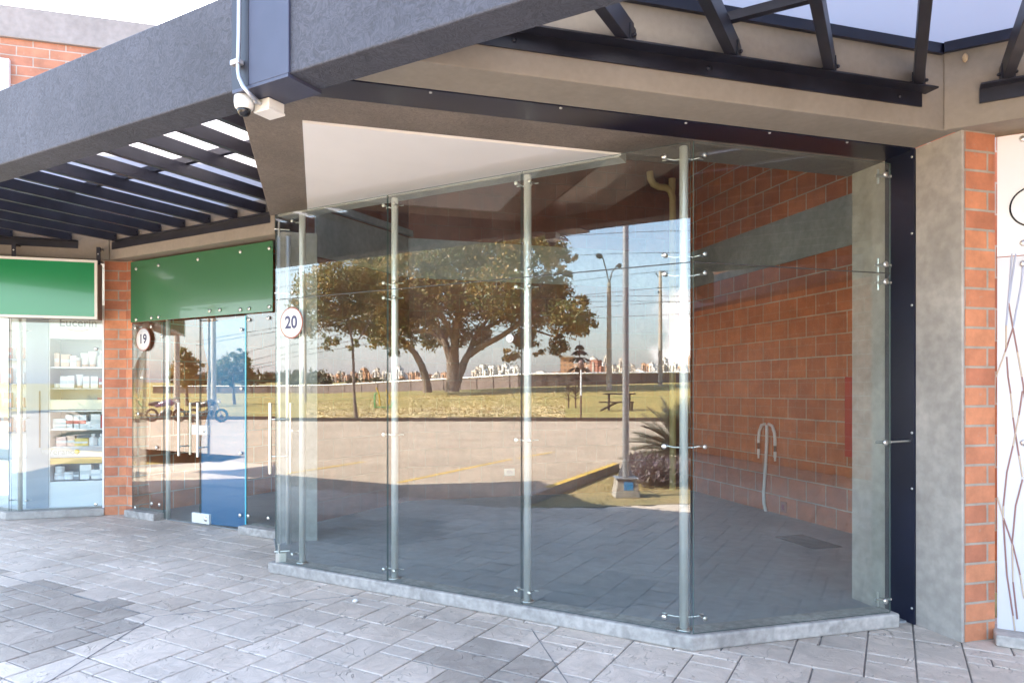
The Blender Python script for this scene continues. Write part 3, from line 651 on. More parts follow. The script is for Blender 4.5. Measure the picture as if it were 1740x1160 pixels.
tag(clo, 'added unseen glowing panel brightening the stocked shop', 'light panel')

lbx = thing('light_box_sign', 'bright green box sign with cream frame hung on black brackets over the stocked shop', 'sign', (-3.2, 8.8, 2.26))
fx0, fx1, fz0, fz1, fy = -4.4, -2.405, 2.268, 2.935, 8.74
MB().box(fx0, fx1-0.02, fy, fy+0.25, fz0+0.01, fz1-0.01).build('casing', plain('brown_grey_casing', (0.22, 0.19, 0.17), 0.5), lbx)
fr = MB().box(fx0, fx1, fy-0.012, fy+0.012, fz1-0.028, fz1).box(fx0, fx1, fy-0.012, fy+0.012, fz0, fz0+0.028).box(fx1-0.028, fx1, fy-0.012, fy+0.012, fz0+0.028, fz1-0.028)
fr.build('frame', M['cream_frame'], lbx)
MB().box(fx0, fx1-0.028, fy-0.006, fy+0.002, fz0+0.028, fz1-0.028).build('face', M['green_sign'], lbx)
for u in (23, 167):
    q = onY(u, 440, 8.80)
    bk = MB().box(q.x-0.02, q.x+0.02, 8.80, 8.815, 2.90, 3.10).box(q.x-0.02, q.x+0.02, 8.815, 8.93, 3.08, 3.09).box(q.x-0.02, q.x+0.02, 8.80, 8.93, 2.937, 2.945)
    bo = bk.build('bracket', M['dark_steel'], lbx)
    MB().lathe((q.x, 8.798, 3.02), [(0.009, 0), (0.007, 0.005)], 10, (0, -1, 0)).build('bolt', M['steel'], bo)

# display furniture
SY = 9.42
def X_(u, y=SY): return onY(u, 600, y).x
def Z_(v, u=130, y=SY): return onY(u, v, y).z
M['unit_white'] = plain('white_laminate', (0.80, 0.80, 0.82), 0.35); M['unit_grey'] = plain('pale_grey_laminate', (0.36, 0.39, 0.46), 0.4)
du = thing('display_unit', 'tall white display unit with stocked shelves behind the glass beside the brick pillar', 'display unit', (-2.75, SY, 0.06))
x0, x1 = X_(86), -2.405
MB().box(x0-0.02, x0, SY-0.02, SY+0.36, 0.06, 2.5).box(x1-0.02, x1, SY-0.02, SY+0.36, 0.06, 2.5).build('side_panel', M['unit_white'], du)
MB().box(x0, x1-0.02, SY+0.33, SY+0.35, 0.06, 2.5).build('back_panel', M['unit_grey'], du)
MB().box(x0, x1-0.02, SY-0.015, SY+0.33, 0.06, Z_(817)).build('plinth', M['unit_white'], du)
hd = MB().box(x0, x1-0.02, SY-0.015, SY+0.32, Z_(576), 2.5).build('header_panel', M['unit_white'], du)
q = onY(133, 549, SY-0.018)
text_mb('Eucerin', 0.135, q, (1, 0, 0), (0, 0, 1), (0, -1, 0), 0.0, bold=0.002).build('lettering', M['grey_ink'], hd)
arc = [Vector((q.x+0.11*k/6, SY-0.02, q.z-0.075-0.02*(1-(k/6)**2))) for k in range(-6, 7)]
MB().tube(arc, 0.0035, 6).build('underline_swash', plain('pale_red_ink', (0.55, 0.30, 0.28), 0.5), hd)
SH = [623, 659, 728, 758, 812]
for v in SH[:4]:
    MB().box(x0, x1-0.02, SY, SY+0.32, Z_(v)-0.018, Z_(v)).build('shelf', M['unit_white'] if v != 659 else M['unit_grey'], du)
st = MB().box(x0, x1-0.02, SY-0.012, SY-0.004, Z_(696), Z_(679)); so = st.build('price_strip', plain('pale_yellow_card', (0.80, 0.77, 0.66), 0.6), du)
MB().box(x0, x1-0.02, SY-0.0, SY+0.32, Z_(697)-0.016, Z_(697)).build('shelf', M['unit_white'], du)
ls = MB().box(-3.30, x1-0.02, SY-0.016, SY-0.006, Z_(776), Z_(759)).build('label_band', plain('pale_mauve_band', (0.60, 0.57, 0.60), 0.5), du)
q = onY(104, 767.5, SY-0.0175)
text_mb('Verano', 0.10, q, (1, 0, 0), (0, 0, 1), (0, -1, 0), 0.0).build('lettering', M['grey_ink'], ls)
MB().lathe(onY(131, 767, SY-0.018), [(0.03, 0), (0.03, 0.001)], 9, (0, -1, 0)).build('flower_mark', plain('yellow_ink', (0.65, 0.50, 0.10), 0.5), ls)
MB().box(x0, x1-0.02, SY-0.012, SY-0.004, Z_(787), Z_(777)).build('price_strip', plain('orange_card', (0.75, 0.48, 0.14), 0.6), du)
du2 = thing('cupboard', 'plain white cupboard front with a narrow dark grip slot beside the display unit', 'cupboard', (-3.2, SY, 0.06))
xa, xb = X_(46), X_(85)
MB().box(xa, xb-0.004, SY-0.03, SY+0.30, 0.06, 2.5).build('carcass', M['unit_grey'], du2, bevel=0.003)
MB().box(X_(68), X_(70.5), SY-0.034, SY-0.028, Z_(760, 69), Z_(664, 69)).build('grip_slot', plain('brown_slot', (0.10, 0.07, 0.06), 0.5), du2)
du3 = thing('shelf_rack', 'white shelf rack with small packs at the far left behind the corner post', 'shelf rack', (-3.75, 9.9, 0.06))
MB().box(-4.3, -3.42, 10.0, 10.02, 0.06, 2.5).build('back_panel', M['unit_white'], du3)
MB().box(-4.3, -3.42, 9.72, 10.0, 0.06, 0.62).build('plinth', M['unit_white'], du3)
for z in (0.95, 1.25, 1.55, 1.85): MB().box(-4.3, -3.42, 9.75, 10.0, z-0.015, z).build('shelf', M['unit_grey'], du3)

M['pk_white'] = plain('white_carton', (0.80, 0.80, 0.82), 0.5); M['pk_pink'] = plain('pink_carton', (0.70, 0.48, 0.46), 0.5)
M['pk_peach'] = plain('peach_label', (0.75, 0.52, 0.42), 0.5); M['pk_red'] = plain('red_label', (0.60, 0.10, 0.08), 0.5)
M['pk_yellow'] = plain('yellow_label', (0.72, 0.55, 0.16), 0.5); M['pk_wine'] = plain('wine_lid', (0.30, 0.05, 0.09), 0.4)
M['pk_dark'] = plain('grey_carton', (0.22, 0.23, 0.26), 0.5); M['pk_clear'] = plain('translucent_bottle', (0.62, 0.66, 0.70), 0.2)
ORD = ['first', 'second', 'third', 'fourth', 'fifth', 'sixth', 'seventh', 'eighth', 'ninth', 'tenth', 'eleventh', 'twelfth']
rows = [('display top shelf', 623, [(95, 6, 23, 'carton', 'pk_peach', 'peach'), (110, 11, 21, 'carton', 'pk_peach', 'peach and white'), (122, 9, 19, 'carton', 'pk_white', 'white'), (131, 5, 16, 'jar', 'pk_peach', 'peach'), (141, 12, 24, 'tube', 'pk_white', 'white'), (154, 11, 27, 'tube', 'pk_white', 'white'), (169, 10, 29, 'bottle', 'pk_clear', 'pale translucent')]),
        ('display price rail', 697, [(120, 12, 14, 'jar', 'pk_yellow', 'yellow'), (137, 12, 15, 'jar', 'pk_red', 'red'), (155, 14, 16, 'carton', 'pk_red', 'red banded'), (171, 10, 22, 'carton', 'pk_wine', 'dark red')]),
        ('display second shelf', 659, [(95, 9, 8, 'jar', 'pk_white', 'low white'), (107, 9, 20, 'carton', 'pk_white', 'white'), (119, 8, 21, 'carton', 'pk_white', 'white'), (132, 9, 23, 'tube', 'pk_white', 'white'), (145, 8, 20, 'carton', 'pk_white', 'white'), (159, 9, 20, 'carton', 'pk_white', 'white'), (172, 8, 17, 'carton', 'pk_wine', 'dark red')]),
        ('display third shelf', 728, [(100, 17, 17, 'carton', 'pk_clear', 'wide pale'), (117, 10, 23, 'carton', 'pk_red', 'red banded'), (128, 9, 23, 'carton', 'pk_red', 'red banded'), (139, 9, 23, 'carton', 'pk_red', 'red banded'), (149, 7, 12, 'carton', 'pk_white', 'short white'), (161, 12, 24, 'carton', 'pk_white', 'wide white'), (172, 8, 30, 'bottle', 'pk_red', 'added bright red')]),  # red packs at the right end of these shelves stand in for a reflection
        ('display fourth shelf', 758, [(103, 13, 16, 'carton', 'pk_pink', 'pink'), (118, 11, 17, 'carton', 'pk_peach', 'peach'), (136, 17, 13, 'carton', 'pk_yellow', 'yellow'), (155, 12, 20, 'bottle', 'pk_white', 'white'), (170, 9, 20, 'bottle', 'pk_clear', 'pale translucent')]),
        ('display plinth', 815, [(98, 16, 12, 'jar', 'pk_white', 'white'), (115, 15, 13, 'jar', 'pk_white', 'white'), (128, 7, 14, 'carton', 'pk_dark', 'dark grey'), (144, 14, 25, 'carton', 'pk_white', 'tall white'), (160, 14, 16, 'carton', 'pk_white', 'white'), (172, 6, 26, 'carton', 'pk_white', 'narrow white')])]
def product(kind, lab, c, w, h, mat, grp):
    t = thing('product_'+kind, lab, kind, c, grp)
    if kind == 'carton':
        MB().box(c.x-w/2, c.x+w/2, c.y, c.y+w*0.6, c.z, c.z+h).build('box', M['pk_white'] if mat == 'pk_red' else M[mat], t, bevel=0.002)
        MB().box(c.x-w/2+0.004, c.x+w/2-0.004, c.y-0.002, c.y, c.z+h*0.35, c.z+h*0.6).build('label', M['pk_red'] if mat == 'pk_red' else M['pk_clear'], t)
    elif kind == 'jar':
        MB().lathe((c.x, c.y+w/2, c.z), [(w*0.46, 0), (w*0.48, h*0.1), (w*0.48, h*0.62), (w*0.44, h*0.66)], 20).build('body', M[mat], t)
        MB().lathe((c.x, c.y+w/2, c.z+h*0.66), [(w*0.49, 0), (w*0.49, h*0.3), (w*0.46, h*0.34)], 20).build('lid', M['pk_wine'] if mat == 'pk_white' and h > 0.1 else M['pk_white'], t)
    elif kind == 'tube':
        P = []; 
        for k in range(12):
            a = 2*pi*k/12; P.append((c.x+cos(a)*w*0.33, c.y+w/2+sin(a)*w*0.33, c.z+h*0.18))
        for k in range(12):
            a = 2*pi*k/12; P.append((c.x+cos(a)*w*0.5, c.y+w/2+sin(a)*0.006, c.z+h))
        mb = MB(); mb.add(P, [(k, (k+1) % 12, 12+(k+1) % 12, 12+k) for k in range(12)]+[tuple(range(12, 24))], 0, False); mb.build('body', M[mat], t)
        MB().lathe((c.x, c.y+w/2, c.z), [(w*0.3, 0), (w*0.33, h*0.17), (w*0.33, h*0.18)], 14).build('cap', M['pk_peach'], t)
    else:
        MB().lathe((c.x, c.y+w/2, c.z), [(w*0.46, 0), (w*0.48, h*0.05), (w*0.48, h*0.62), (w*0.2, h*0.74), (w*0.17, h*0.8)], 18).build('body', M[mat], t)
        MB().lathe((c.x, c.y+w/2, c.z+h*0.8), [(w*0.2, 0), (w*0.2, h*0.2)], 14).build('cap', M['pk_white'], t)
for rn, v, items in rows:
    base = Z_(v)+0.0005; k = 8.3/1160; cnt = {}
    for (u, wp_, hp_, kind, mat, word) in items:
        n = cnt.get(kind, 0); cnt[kind] = n+1
        w = wp_*k*1.25; c = Vector((X_(u), SY+0.03, base))
        product(kind, f'{word} {kind}, {ORD[n]} {kind} from the left on the {rn}', c, w, hp_*k, mat, 'products on the display shelves')
k = 8.3/1160
product('jar', 'white jar with a wine lid stacked on another jar on the display plinth', Vector((X_(98), SY+0.03, Z_(815)+12*k+0.001)), 15*k, 11*k, 'pk_white', 'products on the display shelves')
rk = random.Random(5)
for j, (z, rn) in enumerate(((0.95, 'lowest'), (1.25, 'second'), (1.55, 'third'), (1.85, 'highest'))):
    for i in range(3):
        mat, word = rk.choice((('pk_white', 'white'), ('pk_peach', 'peach'), ('pk_pink', 'pink')))
        product('carton', f'{word} carton on the {rn} shelf of the corner rack, {ORD[i]} from the right', Vector((-3.55-0.13*i, 9.80, z+0.0005)), 0.085, rk.uniform(0.12, 0.2), mat, 'packs on the corner rack')

# ------------------------------------------------------------------ right neighbour panels
pr = thing('shop_panel', 'white sheet panels with a stem pattern closing the shop right of the brick pillar', 'shop panel', (4.1, 2.9, 0))
OR = Vector((3.848, 3.084)); DR = Vector((S2, -S2))
up = MB().fbox(OR, DR, DE, 0, 1.9, 0, 0.012, 2.252, 2.955).build('upper_panel', M['white_panel'], pr)
lo = MB().fbox(OR, DR, DE, 0, 1.9, 0, 0.012, 0.068, 2.246).build('lower_panel', plain('pale_lilac_sheet', (0.60, 0.59, 0.62), 0.3), pr)
lo['label'] = 'lower panel printed with thin crossing brown stems'
MB().fbox(OR, DR, DE, -0.02, 1.9, -0.13, 0.10, 0, 0.066).build('curb', M['curb'], pr, bevel=0.01)
PC = OR.x+OR.y-0.004
M['stem_brown'] = plain('brown_stem_print', (0.30, 0.16, 0.14), 0.5); M['stem_cream'] = plain('cream_stem_print', (0.55, 0.44, 0.33), 0.5); M['stem_blue'] = plain('blue_grey_stem_print', (0.40, 0.43, 0.55), 0.5)
stems = [[(1719.5, 431), (1715.7, 484), (1710, 553), (1709.5, 591)], [(1726, 431), (1717.6, 488), (1714, 515), (1720.6, 553), (1729, 598), (1736.6, 640), (1744, 690)],
         [(1738.5, 447), (1735.8, 481), (1721.4, 557), (1708, 598), (1693, 640)], [(1710.8, 606), (1713, 640), (1717.5, 668), (1721.5, 709), (1725.5, 737), (1731.6, 774), (1737.6, 810)],
         [(1737.6, 664), (1731.6, 705), (1721.5, 757), (1711, 802), (1705, 859), (1705, 883), (1711, 976), (1721.5, 1045), (1724.7, 1071)],
         [(1695, 844), (1705, 879), (1721.5, 927), (1733.6, 976), (1740, 1016)], [(1737.6, 814), (1726, 859), (1720, 923), (1721.5, 988), (1728.7, 1051)]]
for ci, cpts in enumerate(stems):
    pts = [onA(u, v, PC) for u, v in cpts]; n = len(pts)-1
    sb = MB()
    for i in range(n): sb.tube([pts[i], pts[i+1]], 0.0042, 6, mi=(2 if pts[i].z > 2.0 else (1 if (i+ci) % 3 == 2 else 0)))
    sb.build('printed_stem', [M['stem_brown'], M['stem_cream'], M['stem_blue']], lo)
cc = onA(1758, 350, PC); ring = [cc+Vector((DR.x*cos(a)*0.115, DR.y*cos(a)*0.115, sin(a)*0.115)) for a in [2*pi*k/40 for k in range(41)]]
MB().tube(ring, 0.005, 6).build('ring_emblem', M['black_plastic'], up)
for (u, v) in ((1739, 236), (1739, 413), (1739, 448), (1740, 752)):
    MB().lathe(onA(u, v, PC), [(0.017, 0), (0.018, 0.006), (0.012, 0.012)], 14, (-S2, -S2, 0)).build('bolt', M['steel'], up if v < 430 else lo)

# ------------------------------------------------------------------ pergolas under the canopy
M['polycarb'] = bpy.data.materials.new('opal_polycarbonate'); M['polycarb'].use_nodes = True
t_ = M['polycarb'].node_tree; t_.nodes.clear(); o_ = t_.nodes.new('ShaderNodeOutputMaterial'); mA = t_.nodes.new('ShaderNodeMixShader'); mB_ = t_.nodes.new('ShaderNodeMixShader')
tl = t_.nodes.new('ShaderNodeBsdfTranslucent'); tl.inputs['Color'].default_value = (0.63, 0.62, 0.645, 1)
df = t_.nodes.new('ShaderNodeBsdfDiffuse'); df.inputs['Color'].default_value = (0.6, 0.6, 0.62, 1)
tp = t_.nodes.new('ShaderNodeBsdfTransparent'); tp.inputs['Color'].default_value = (0.8, 0.8, 0.85, 1)
mA.inputs['Fac'].default_value = 0.3; mB_.inputs['Fac'].default_value = 0.05
t_.links.new(tl.outputs[0], mA.inputs[1]); t_.links.new(df.outputs[0], mA.inputs[2]); t_.links.new(mA.outputs[0], mB_.inputs[1]); t_.links.new(tp.outputs[0], mB_.inputs[2]); t_.links.new(mB_.outputs[0], o_.inputs['Surface'])

def slat_pts(c, hi):       # line X-Y=c from the canopy beam to the wall
    a = Vector(((AB1+c)/2, (AB1-c)/2)); return a
pl = thing('pergola', 'dark steel pergola of close slats roofed in pale sheet left of the camera', 'pergola', (-2.0, 6.0, 3.0))
for k in range(-5, 16):
    c = -7.588-0.58*k
    a = slat_pts(c, 0); ends = [((6.60+c)/2-a.x)/S2]
    if a.x < -0.40: ends.append((-0.40-a.x)/S2)
    else: continue
    ends.append((8.93-a.y)/S2)
    ln = min(ends)-0.015
    if ln < 0.15: continue
    sm = MB().fbox(a, DE, DA, 0, ln, -0.024, 0.024, 3.182, 3.276)
    so = sm.build('slat', M['slat_steel'], pl, bevel=0.002)
    if k >= 0:
        e = a+DE*(ln-0.02); MB().lathe((e.x-DA.x*0.024, e.y-DA.y*0.024, 3.235), [(0.008, 0), (0.006, 0.004)], 8, (-DA.x, -DA.y, 0)).build('bolt', M['black_plastic'], so)
MB().fbox(((4.97+0.40-0.8)/2*0-0.41, 4.97+0.41), DA, DE, 0, 6.6, -0.02, 0.02, 3.277, 3.334).build('purlin', M['slat_steel'], pl)
lg = MB(); abox(lg, 6.588, 6.60, -0.45, -2.30, 3.095, 3.180); abox(lg, 6.50, 6.60, -0.45, -2.27, 3.172, 3.180); lg.build('ledger_angle', M['dark_steel'], pl)
lg = MB().box(-3.6, -2.655, 8.92, 8.928, 3.095, 3.180).box(-3.6, -2.655, 8.86, 8.928, 3.172, 3.180); lg.build('ledger_angle', M['dark_steel'], pl)
MB().prism([(-0.405, 3.76), (-0.405, 6.98), (-2.34, 8.92), (-3.56, 8.92), (-7.0, 12.36), (-8.0, 11.36)], 3.336, 3.344).build('roof_sheet', M['polycarb'], pl)
p2_ = thing('pergola', 'open dark steel rafters under pale sheet at the upper right, bolted to the tan lintel', 'pergola', (2.2, 2.5, 3.0))
for k in range(-4, 16):
    c = -1.63+0.605*k; a = slat_pts(c, 0)
    ends = [(3.14-a.y)/S2, ((6.63+c)/2-a.x)/S2]; ln = min(ends)-0.012
    if ln < 0.15: continue
    so = MB().fbox(a, DE, DA, 0, ln, -0.026, 0.026, 3.185, 3.30).build('rafter', M['dark_steel'], p2_, bevel=0.003)
    e = a+DE*(ln-0.05)
    cl_ = MB().fbox(e, DE, DA, -0.02, 0.06, 0.027, 0.033, 3.182, 3.27).fbox(e, DE, DA, -0.02, 0.06, -0.033, -0.027, 3.182, 3.27)
    for sgn_ in (1, -1): cl_.lathe((e.x+DA.x*0.033*sgn_+DE.x*0.02, e.y+DA.y*0.033*sgn_+DE.y*0.02, 3.225), [(0.010, 0), (0.010, 0.01), (0.005, 0.016)], 8, (DA.x*sgn_, DA.y*sgn_, 0))
    cl_.build('cleat', M['dark_steel'], so)
MB().fbox((1.83, 3.125), DR, DE, 0.16, 5.0, -0.02, 0.02, 3.301, 3.345).build('purlin', M['dark_steel'], p2_)
lg = MB().box(0.30, 3.34, 3.128, 3.138, 3.095, 3.183).box(0.30, 3.375, 3.05, 3.138, 3.174, 3.183)
for x in (0.9, 1.95, 3.18): lg.lathe((x, 3.127, 3.135), [(0.012, 0), (0.012, 0.006), (0.007, 0.01)], 8, (0, -1, 0))
lg.build('ledger_angle', M['dark_steel'], p2_)
lg = MB().fbox((3.62, 3.008), DR, DE, 0, 3.5, -0.012, 0.0, 3.095, 3.183).fbox((3.62, 3.008), DR, DE, 0, 3.5, -0.08, 0.0, 3.174, 3.183); lg.build('ledger_angle', M['dark_steel'], p2_)
fl_ = MB().box(0.12, 3.49, 3.112, 3.138, 3.412, 3.470); fl_.fbox((3.488, 3.118), DR, DE, 0, 3.6, -0.026, 0.0, 3.412, 3.470); fl_.build('flashing', M['navy_steel'], p2_)
MB().prism([(0.22, 3.125), (3.49, 3.125), (6.4, 0.2), (6.4, -3.05)], 3.472, 3.480).build('roof_sheet', M['polycarb'], p2_)

# ------------------------------------------------------------------ small fixtures
sc_ = thing('security_camera', 'small white dome security camera under the canopy beam', 'camera', (-0.34, 3.455, 2.76))
dc = Vector((-0.335, 3.448, 2.851))
MB().lathe(dc, [(0.044, 0), (0.045, -0.03), (0.041, -0.052), (0.034, -0.060)], 28, (0, 0, 1)).build('housing', M['white_plastic'], sc_)
MB().lathe(dc+Vector((0, 0, -0.058)), [(0.033, 0), (0.031, -0.014), (0.022, -0.028), (0.008, -0.034), (0.001, -0.035)], 24).build('dome', M['black_plastic'], sc_)
jb = thing('junction_box', 'square white junction box under the canopy beam beside the dome camera', 'junction box', (-0.22, 3.48, 2.79))
MB().fbox((-0.2225, 3.412), DA, DE, 0, 0.10, 0, 0.096, 2.806, 2.851).build('body', M['white_plastic'], jb, bevel=0.004)
MB().fbox((-0.2225, 3.412), DA, DE, -0.003, 0.103, -0.003, 0.099, 2.792, 2.805).build('lid', M['white_plastic'], jb, bevel=0.004)
cpt = [onA(u, v, AB0-0.05) for u, v in ((406.5, -60), (406.5, 0), (406, 60), (404.5, 118), (406.5, 132), (413, 147), (424, 160))] + [Vector((-0.262, 3.455, 2.83))]
cd = thing('conduit', 'grey metal conduit running down the joint cover into the white junction box', 'conduit', cpt[0])
MB().tube(cpt, 0.0095, 14).build('pipe', M['galv'], cd)
cs = onA(404, 108, AB0-0.035); MB().fbox((cs.x, cs.y), DA, DE, -0.03, 0.028, -0.022, 0.01, cs.z-0.012, cs.z+0.012).build('clip', M['galv'], cd, bevel=0.003)
MB().lathe(Vector((-0.262, 3.455, 2.83))+Vector((-0.03, -0.03, 0.005)), [(0.013, 0), (0.014, 0.02), (0.010, 0.03)], 8, (1, 1, -0.2)).build('gland', M['galv'], cd)

ho = thing('water_pipe', 'white pipe rising on the block wall with two bent arms ending in grey taps', 'pipe', (5.17, 7.0, 0.0))
P5 = lambda u, v: onX(u, v, 5.185)
MB().tube([P5(1303, 722), P5(1303, 750), P5(1301, 790), P5(1297.5, 835), P5(1298, 855), P5(1302, 870), P5(1307, 878)], 0.019, 12).build('riser', M['pvc_white'], ho)
for sg, us in ((-1, (1300, 1294, 1290, 1289, 1289)), (1, (1306, 1312, 1316, 1317, 1317))):
    vv = (720, 722, 733, 745, 752) if sg < 0 else (720, 723, 735, 748, 757)
    ar = MB().tube([P5(u, v) for u, v in zip(us, vv)], 0.018, 12).build('arm', M['pvc_white'], ho)
    e = vv[-1]; MB().tube([P5(us[-1], e), P5(us[-1], e+10)], 0.015, 10).build('coupling', M['dark_steel'], ar)
    MB().tube([P5(us[-1], e+10), P5(us[-1], e+20)], 0.019, 10).tube([P5(us[-1], e+20), P5(us[-1], e+26)], 0.013, 10).build('spout', M['pvc_white'], ar)
fc = thing('fire_cabinet', 'narrow red fire cabinet on the block wall beside the concrete jamb', 'fire cabinet', (5.2, 5.48, 0.79))
MB().box(5.165, 5.219, 5.2, 5.765, 0.79, 1.60).build('casing', M['red_paint'], fc, bevel=0.004)
MB().box(5.158, 5.164, 5.24, 5.72, 0.84, 1.55).build('door', M['red_paint'], fc)
dg = thing('floor_hatch', 'dark rectangular grating set in the grey shop floor', 'floor grating', (4.52, 5.5, 0.012))
MB().box(4.36, 4.68, 5.25, 5.80, 0.0125, 0.018).build('frame', plain('dark_grate', (0.05, 0.05, 0.055), 0.6), dg)
gm = MB()
for i in range(10): gm.box(4.375, 4.665, 5.27+0.053*i, 5.30+0.053*i, 0.018, 0.021)
gm.build('bars', plain('grate_bars', (0.075, 0.075, 0.08), 0.6), dg)
for (u, v, nm, lab, mat) in ((1330, 861, 'wall_socket', 'pinkish socket box low on the right block wall near the white pipe', plain('terracotta_box', (0.38, 0.16, 0.12), 0.6)), ):
    q = onX(u, v, 5.20); t = thing(nm, lab, 'socket', q); MB().box(5.205, 5.219, q.y-0.05, q.y+0.05, q.z-0.06, q.z+0.06).build('plate', mat, t, bevel=0.004)
    MB().box(5.20, 5.206, q.y-0.02, q.y+0.02, q.z-0.03, q.z+0.03).build('insert', M['pk_wine'], t)
q = onY(866, 802, 8.98); t = thing('wall_socket', 'white socket plate low on the back block wall', 'socket', q)
MB().box(q.x-0.075, q.x+0.075, 8.985, 8.999, q.z-0.05, q.z+0.05).build('plate', M['white_plastic'], t, bevel=0.004)
MB().box(q.x-0.04, q.x+0.04, 8.981, 8.986, q.z-0.025, q.z+0.025).build('insert', M['unit_grey'], t)
yp = thing('drain_pipe', 'dull yellow drain pipe with a bent trap in the back corner of the empty shop', 'drain pipe', (5.0, 8.85, 0.012))
PY = lambda u, v: onY(u, v, 8.87)
MB().tube([PY(1104, 292), PY(1105, 303), PY(1110, 313), PY(1120, 318), PY(1131, 319), PY(1139, 324), PY(1143, 336), PY(1143, 380), PY(1143, 600), Vector((PY(1143, 600).x, 8.87, 0.02))], 0.048, 14).build('pipe', M['pvc_yellow'], yp)
MB().tube([PY(1141, 330), PY(1142, 318), PY(1142, 304)], 0.05, 14).build('branch', M['pvc_yellow'], yp)
pb_ = onZ(604, 1023, 0.0); pm = MB(); 
pm.lathe((pb_.x, pb_.y, 0.001), [(0.008, 0), (0.020, 0.006), (0.021, 0.014), (0.012, 0.022), (0.002, 0.024)], 7)
tag(pm.build('pebble', plain('chalk_white_stone', (0.78, 0.74, 0.70), 0.9)), 'small white stone lying on the paving near the curb', 'stone')
wn = onA(1640, 96, 6.60); wm = MB().lathe((wn.x, wn.y, wn.z-0.035), [(0.002, 0), (0.013, 0.012), (0.016, 0.03), (0.010, 0.045), (0.003, 0.052)], 10)
tag(wm.build('insect_cocoon', plain('papery_cocoon', (0.52, 0.38, 0.22), 0.9, noise=0.2, nscale=60)), 'tiny tan cocoon hanging from the dark flashing near the inside corner', 'cocoon')
# ------------------------------------------------------------------ across the paving: car park, park and town (seen mirrored in the panes)
FV = Vector((-CT, -ST)); RV = Vector((ST, -CT))          # what the panes look out on: forward and right as mirrored
def EV(u, v, zc, c=GA):
    a = (u-870)/1160*zc
    return Vector((c+FV.x*zc+RV.x*a, c+FV.y*zc+RV.y*a, CAM_H-(v-662)/1160*zc))
def EG(u, v, z=0.04, c=GA): return EV(u, v, 1160*(CAM_H-z)/(v-662), c)
def lerp_tab(x, T):
    if x <= T[0][0]: return T[0][1]
    for (a, p), (b, q) in zip(T, T[1:]):
        if x <= b: return p+(q-p)*(x-a)/(b-a)
    return T[-1][1]
TZ = [(300, 0.3), (470, 0.37), (560, 0.5), (660, 1.03), (770, 1.4), (880, 1.76), (1000, 1.95), (1160, 2.3), (1400, 2.4)]
TD = [(300, 200), (470, 195), (560, 180), (660, 150), (770, 130), (880, 112), (1000, 112), (1160, 120), (1400, 130)]
def terr(u, zc):
    zf = lerp_tab(u, TZ); d = lerp_tab(u, TD)
    if zc < d:
        t = min(1, max(0, (zc-31)/45)); t = t*t*(3-2*t); return 0.06+(zf-0.06)*t
    far = CAM_H+zc*0.0105; t = min(1, (zc-d)/200); return zf*(1-t)+far*t
def EL(u, zc, dz=0, c=GA):            # a point standing on the lawn
    p = EV(u, 662, zc, c); r = Vector((p.x-GA, p.y-GA)); z1 = r.dot(FV); uu = 870+1160*r.dot(RV)/z1
    return Vector((p.x, p.y, terr(uu, z1)+dz))
def ground_mat(name, c1, c2, scale=0.6, c3=None, bump=0.3):
    m, t, b = new_mat(name); b.inputs['Roughness'].default_value = 0.9
    tcn = t.nodes.new('ShaderNodeTexCoord'); n = t.nodes.new('ShaderNodeTexNoise'); n.inputs['Scale'].default_value = scale; n.inputs['Detail'].default_value = 9; n.inputs['Roughness'].default_value = 0.65
    t.links.new(tcn.outputs['Object'], n.inputs['Vector']); r = t.nodes.new('ShaderNodeValToRGB')
    r.color_ramp.elements[0].position = 0.35; r.color_ramp.elements[1].position = 0.65
    r.color_ramp.elements[0].color = (*c1, 1); r.color_ramp.elements[1].color = (*c2, 1)
    if c3: e = r.color_ramp.elements.new(0.5); e.color = (*c3, 1)
    t.links.new(n.outputs['Fac'], r.inputs['Fac'])
    n2 = t.nodes.new('ShaderNodeTexNoise'); n2.inputs['Scale'].default_value = scale*25; n2.inputs['Detail'].default_value = 4; t.links.new(tcn.outputs['Object'], n2.inputs['Vector'])
    mr = t.nodes.new('ShaderNodeMapRange'); mr.inputs['From Min'].default_value = 0.3; mr.inputs['From Max'].default_value = 0.7; mr.inputs['To Min'].default_value = 0.75; mr.inputs['To Max'].default_value = 1.2
    t.links.new(n2.outputs['Fac'], mr.inputs['Value']); mm = t.nodes.new('ShaderNodeMixRGB'); mm.blend_type = 'MULTIPLY'; mm.inputs['Fac'].default_value = 1
    t.links.new(r.outputs['Color'], mm.inputs['Color1']); t.links.new(mr.outputs[0], mm.inputs['Color2']); t.links.new(mm.outputs[0], b.inputs['Base Color'])
    bp = t.nodes.new('ShaderNodeBump'); bp.inputs['Strength'].default_value = bump; bp.inputs['Distance'].default_value = 0.03
    t.links.new(n2.outputs['Fac'], bp.inputs['Height']); t.links.new(bp.outputs[0], b.inputs['Normal'])
    return m
M['lawn'] = ground_mat('dry_lawn', (0.34, 0.25, 0.075), (0.22, 0.195, 0.055), 0.15, (0.29, 0.23, 0.068))
M['lot'] = ground_mat('car_park_paving', (0.34, 0.27, 0.205), (0.46, 0.37, 0.285), 0.5)
M['lot_line'] = plain('yellow_road_paint', (0.62, 0.40, 0.07), 0.7, noise=0.25, nscale=6)
M['bark'] = plain('grey_brown_bark', (0.20, 0.155, 0.125), 0.9, noise=0.35, nscale=3, bump=0.6, bscale=8)
K0, K1 = Vector((-2.68, 3.07, 0.13)), EG(1047, 787, 0.13)
LOT = [EV(-2600, 662, 33).xy, EV(4200, 662, 33).xy, (-3.05, -92), (-3.05, -14), (-3.22, -3.02), (K1.x+1.6, K1.y-2.6), (K1.x, K1.y), (K0.x-0.48, K0.y-0.42), (-8.8, 8.24), (-60, 58)]
